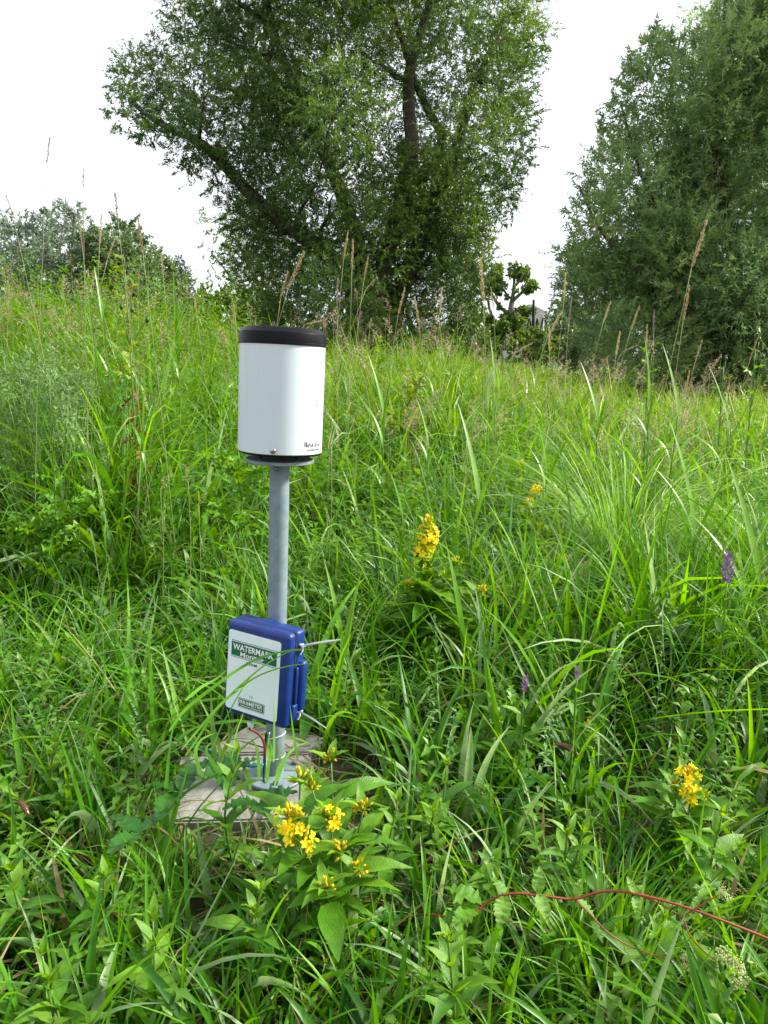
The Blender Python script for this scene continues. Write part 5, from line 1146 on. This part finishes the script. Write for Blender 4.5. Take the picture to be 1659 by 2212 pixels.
# ---------------------------------------------------------------- red-stemmed meadowsweet at the lower right
Yr = lambda x: 1.06 + .0 * x
def rp(x, y, Y=1.03): return at(x, y, Y * .87)
main = [rp(1010, 1985, 1.02), rp(1050, 1950, 1.03), rp(1105, 1930, 1.03), rp(1180, 1936, 1.03), rp(1240, 1942, 1.03), rp(1300, 1926, 1.03), rp(1370, 1930, 1.02), rp(1500, 1966, 1.0), rp(1670, 2032, .97), rp(1800, 2090, .93)]
base = gpt(main[0][0] - .10, main[0][1] + .22)
t = thing('meadowsweet', base, 'fallen red-stemmed meadowsweet with cream buds at the lower right', 'wildflower')
P = stem_part(t, [np.zeros(3), (main[0] - base) * .5 + [0, 0, .01]] + [p - base for p in main], .0016, .0018, 'stem_red', 40, 6)
b1 = [rp(1240, 1942, 1.03), rp(1275, 1975, 1.01), rp(1320, 2020, .99), rp(1380, 2052, .98), rp(1440, 2070, .97), rp(1485, 2082, .97)]
b2 = [rp(1372, 1931, 1.02), rp(1420, 1950, 1.01), rp(1472, 1982, 1.0), rp(1490, 2020, .98), rp(1520, 2055, .97), rp(1560, 2082, .96)]
b3 = [rp(1472, 1982, 1.0), rp(1510, 1958, 1.0), rp(1562, 1928, 1.0)]
for b_ in (b1, b2, b3): stem_part(t, [p - base for p in b_], .0011, .0009, 'stem_red', 18, 5, 'side_stem')
def cream(p, s, seed, n=60):
    r_ = np.random.default_rng(seed); g_ = Geo()
    for k in range(n):
        c = r_.normal(0, .45, 3) * [1, .8, .8]; g_.add(*ellipsoid(c, unit(r_.normal(size=3)), .22, .12, 5, 2))
    link('bud_cluster', g_.mesh('bud_cluster', M['cream']), t, Matrix.Translation(Vector(p - base)) @ Matrix.Scale(s, 4))
for (x, y, Y, s) in ((1478, 2068, .97, .008), (1484, 2092, .97, .010), (1562, 2060, .96, .013), (1580, 2075, .96, .015), (1596, 2090, .955, .012), (1590, 2115, .95, .013), (1605, 2125, .95, .010), (1562, 1925, 1.0, .008), (1572, 1936, 1.0, .008)):
    cream(rp(x, y, Y), s, int(x))
for (x, y, Y, az, el, L, m) in ((1090, 1935, 1.03, -1.9, -.5, .07, 'leaf'), (1090, 1935, 1.03, 2.0, .4, .055, 'leaf'), (1160, 1930, 1.03, 1.2, .9, .055, 'leaf'), (1160, 1930, 1.03, -1.2, -.5, .06, 'leaf'), (1245, 1938, 1.03, 1.0, .9, .04, 'leaf_young'), (1245, 1945, 1.03, -.4, -.6, .05, 'leaf_young'), (1370, 1930, 1.02, 2.0, .8, .035, 'leaf_young'), (1370, 1932, 1.02, .6, .5, .03, 'leaf_young'), (1370, 1934, 1.02, -1.6, -.6, .04, 'leaf_young'), (1472, 1980, 1.0, 1.3, .9, .03, 'leaf_young'), (1500, 1965, 1.0, 1.0, .7, .03, 'leaf_young'), (1380, 2050, .98, .9, .5, .02, 'leaf_young'), (1500, 2030, .98, .5, .3, .03, 'leaf_young'), (1275, 1990, 1.01, -.6, -.9, .05, 'leaf'), (1040, 1955, 1.02, 2.6, .3, .09, 'leaf_dark'), (1030, 1960, 1.02, -2.4, 0, .08, 'leaf_dark'), (1020, 1965, 1.02, 3.4, -.3, .08, 'leaf_dark')):
    add_leaf(t, SERR['leaf' if m == 'leaf_dark' else m][rng.integers(2)], rp(x, y, Y) - base, az, el, L * .62)

# ---------------------------------------------------------------- bramble leaves beside the slabs
def bramble(base, top, lb, fans, L):
    t = thing('bramble', base, lb, 'plant', 'brambles beside the slabs'); tp = top - base
    stem_part(t, [np.zeros(3), tp * .5 + [0, -.02, .03], tp], .0022, .0014, 'stem_green', 8, 5)
    for az, s in fans: add_leaf(t, SERR['leaf_dark'][rng.integers(2)], tp, az, R(12) + rng.normal(0, .1), L * s)
bramble(gpt(-.40, 1.19), A(500, 1668, 1.24), 'dark bramble leaf fan in front of the slabs', ((2.9, .85), (3.8, .8), (-1.5, .9), (1.7, .75), (.6, .7)), .085)
bramble(gpt(-.50, 1.18), A(390, 1712, 1.22), 'dark bramble leaf at the left corner of the front slab', ((3.1, .9), (-1.8, 1.0), (1.4, .8)), .085)
bramble(gpt(-.28, 1.12), A(560, 1735, 1.17), 'dark broad leaf cluster right below the front slab', ((-1.2, 1.0), (.2, .9), (-2.6, .9)), .075)
bramble(gpt(-.58, 1.05), A(300, 1800, 1.08), 'dark serrated leaf under arching blades at the lower left', ((-2.0, .9), (2.6, .9), (.8, .8)), .075)

# ---------------------------------------------------------------- yellowed dead blades at the lower right
for a_, b_, lb in (((1345, 2180), (1310, 2060), 'yellow dying blade with a brown tip at the lower right'), ((1335, 2200), (1385, 2085), 'orange-brown dead blade at the lower right')):
    p, q = A(*a_, .90), A(*b_, .95); base = gpt(p[0], p[1]); t = thing('dead_blade', base, lb, 'leaf', 'dead blades at the lower right')
    Vb, Fb = ribbon([np.zeros(3), p - base, (p + q) / 2 - base + [.004, 0, .004], q - base], .010, (0, -1, .3), 16); link('blade', mesh_py('blade', Vb, Fb, M['dead_yellow']), t)

# ---------------------------------------------------------------- slugs
def slug(p, az, L, lb, el=0.0):
    t = thing('slug', p, lb, 'slug', 'brown slugs'); n = 16; s = np.linspace(0, 1, n)
    path = np.stack([(s - .5) * L, .05 * L * np.sin(s * 5), .008 * np.sin(s * 3.1)], -1); r0 = L * .115 * np.clip(np.sin(math.pi * (.04 + .93 * s)) ** .55, .08, 1) * (.75 + .35 * s)
    V, F = tube(path, r0, 10); V[:, 2] = np.where(V[:, 2] < -.3 * L * .1, -.3 * L * .1, V[:, 2])
    Mx = Matrix.Rotation(az, 4, 'Z') @ Matrix.Rotation(-el, 4, 'Y')
    link('body', mesh_py('body', V, F, M['slug']), t, Mx)
    ms = np.linspace(.55, .85, 6); V, F = tube(np.stack([(ms - .5) * L, .05 * L * np.sin(ms * 5), .008 * np.sin(ms * 3.1) + .012 * L], -1), L * .118 * np.array([.55, .95, 1.0, 1.0, .9, .5]), 10); link('mantle', mesh_py('mantle', V, F, M['slug']), t, Mx)
    for sgn in (-1, 1):
        V, F = tube([(.44 * L, sgn * .02 * L, .05 * L), (.55 * L, sgn * .06 * L, .13 * L)], [.012 * L, .016 * L], 5); link('tentacle', mesh_py('tentacle', V, F, M['slug']), t, Mx)
slug(A(1222, 1622, 1.42), R(-25), .062, 'dark brown slug lying in the grass at the right of centre', R(-12))
slug(A(48, 1748, 1.16), R(-30), .045, 'small brown slug at the left edge below the box level', R(-10))
slug(A(245, 1985, 1.0), R(-5), .045, 'reddish brown slug under the leafy shoot at the lower left')
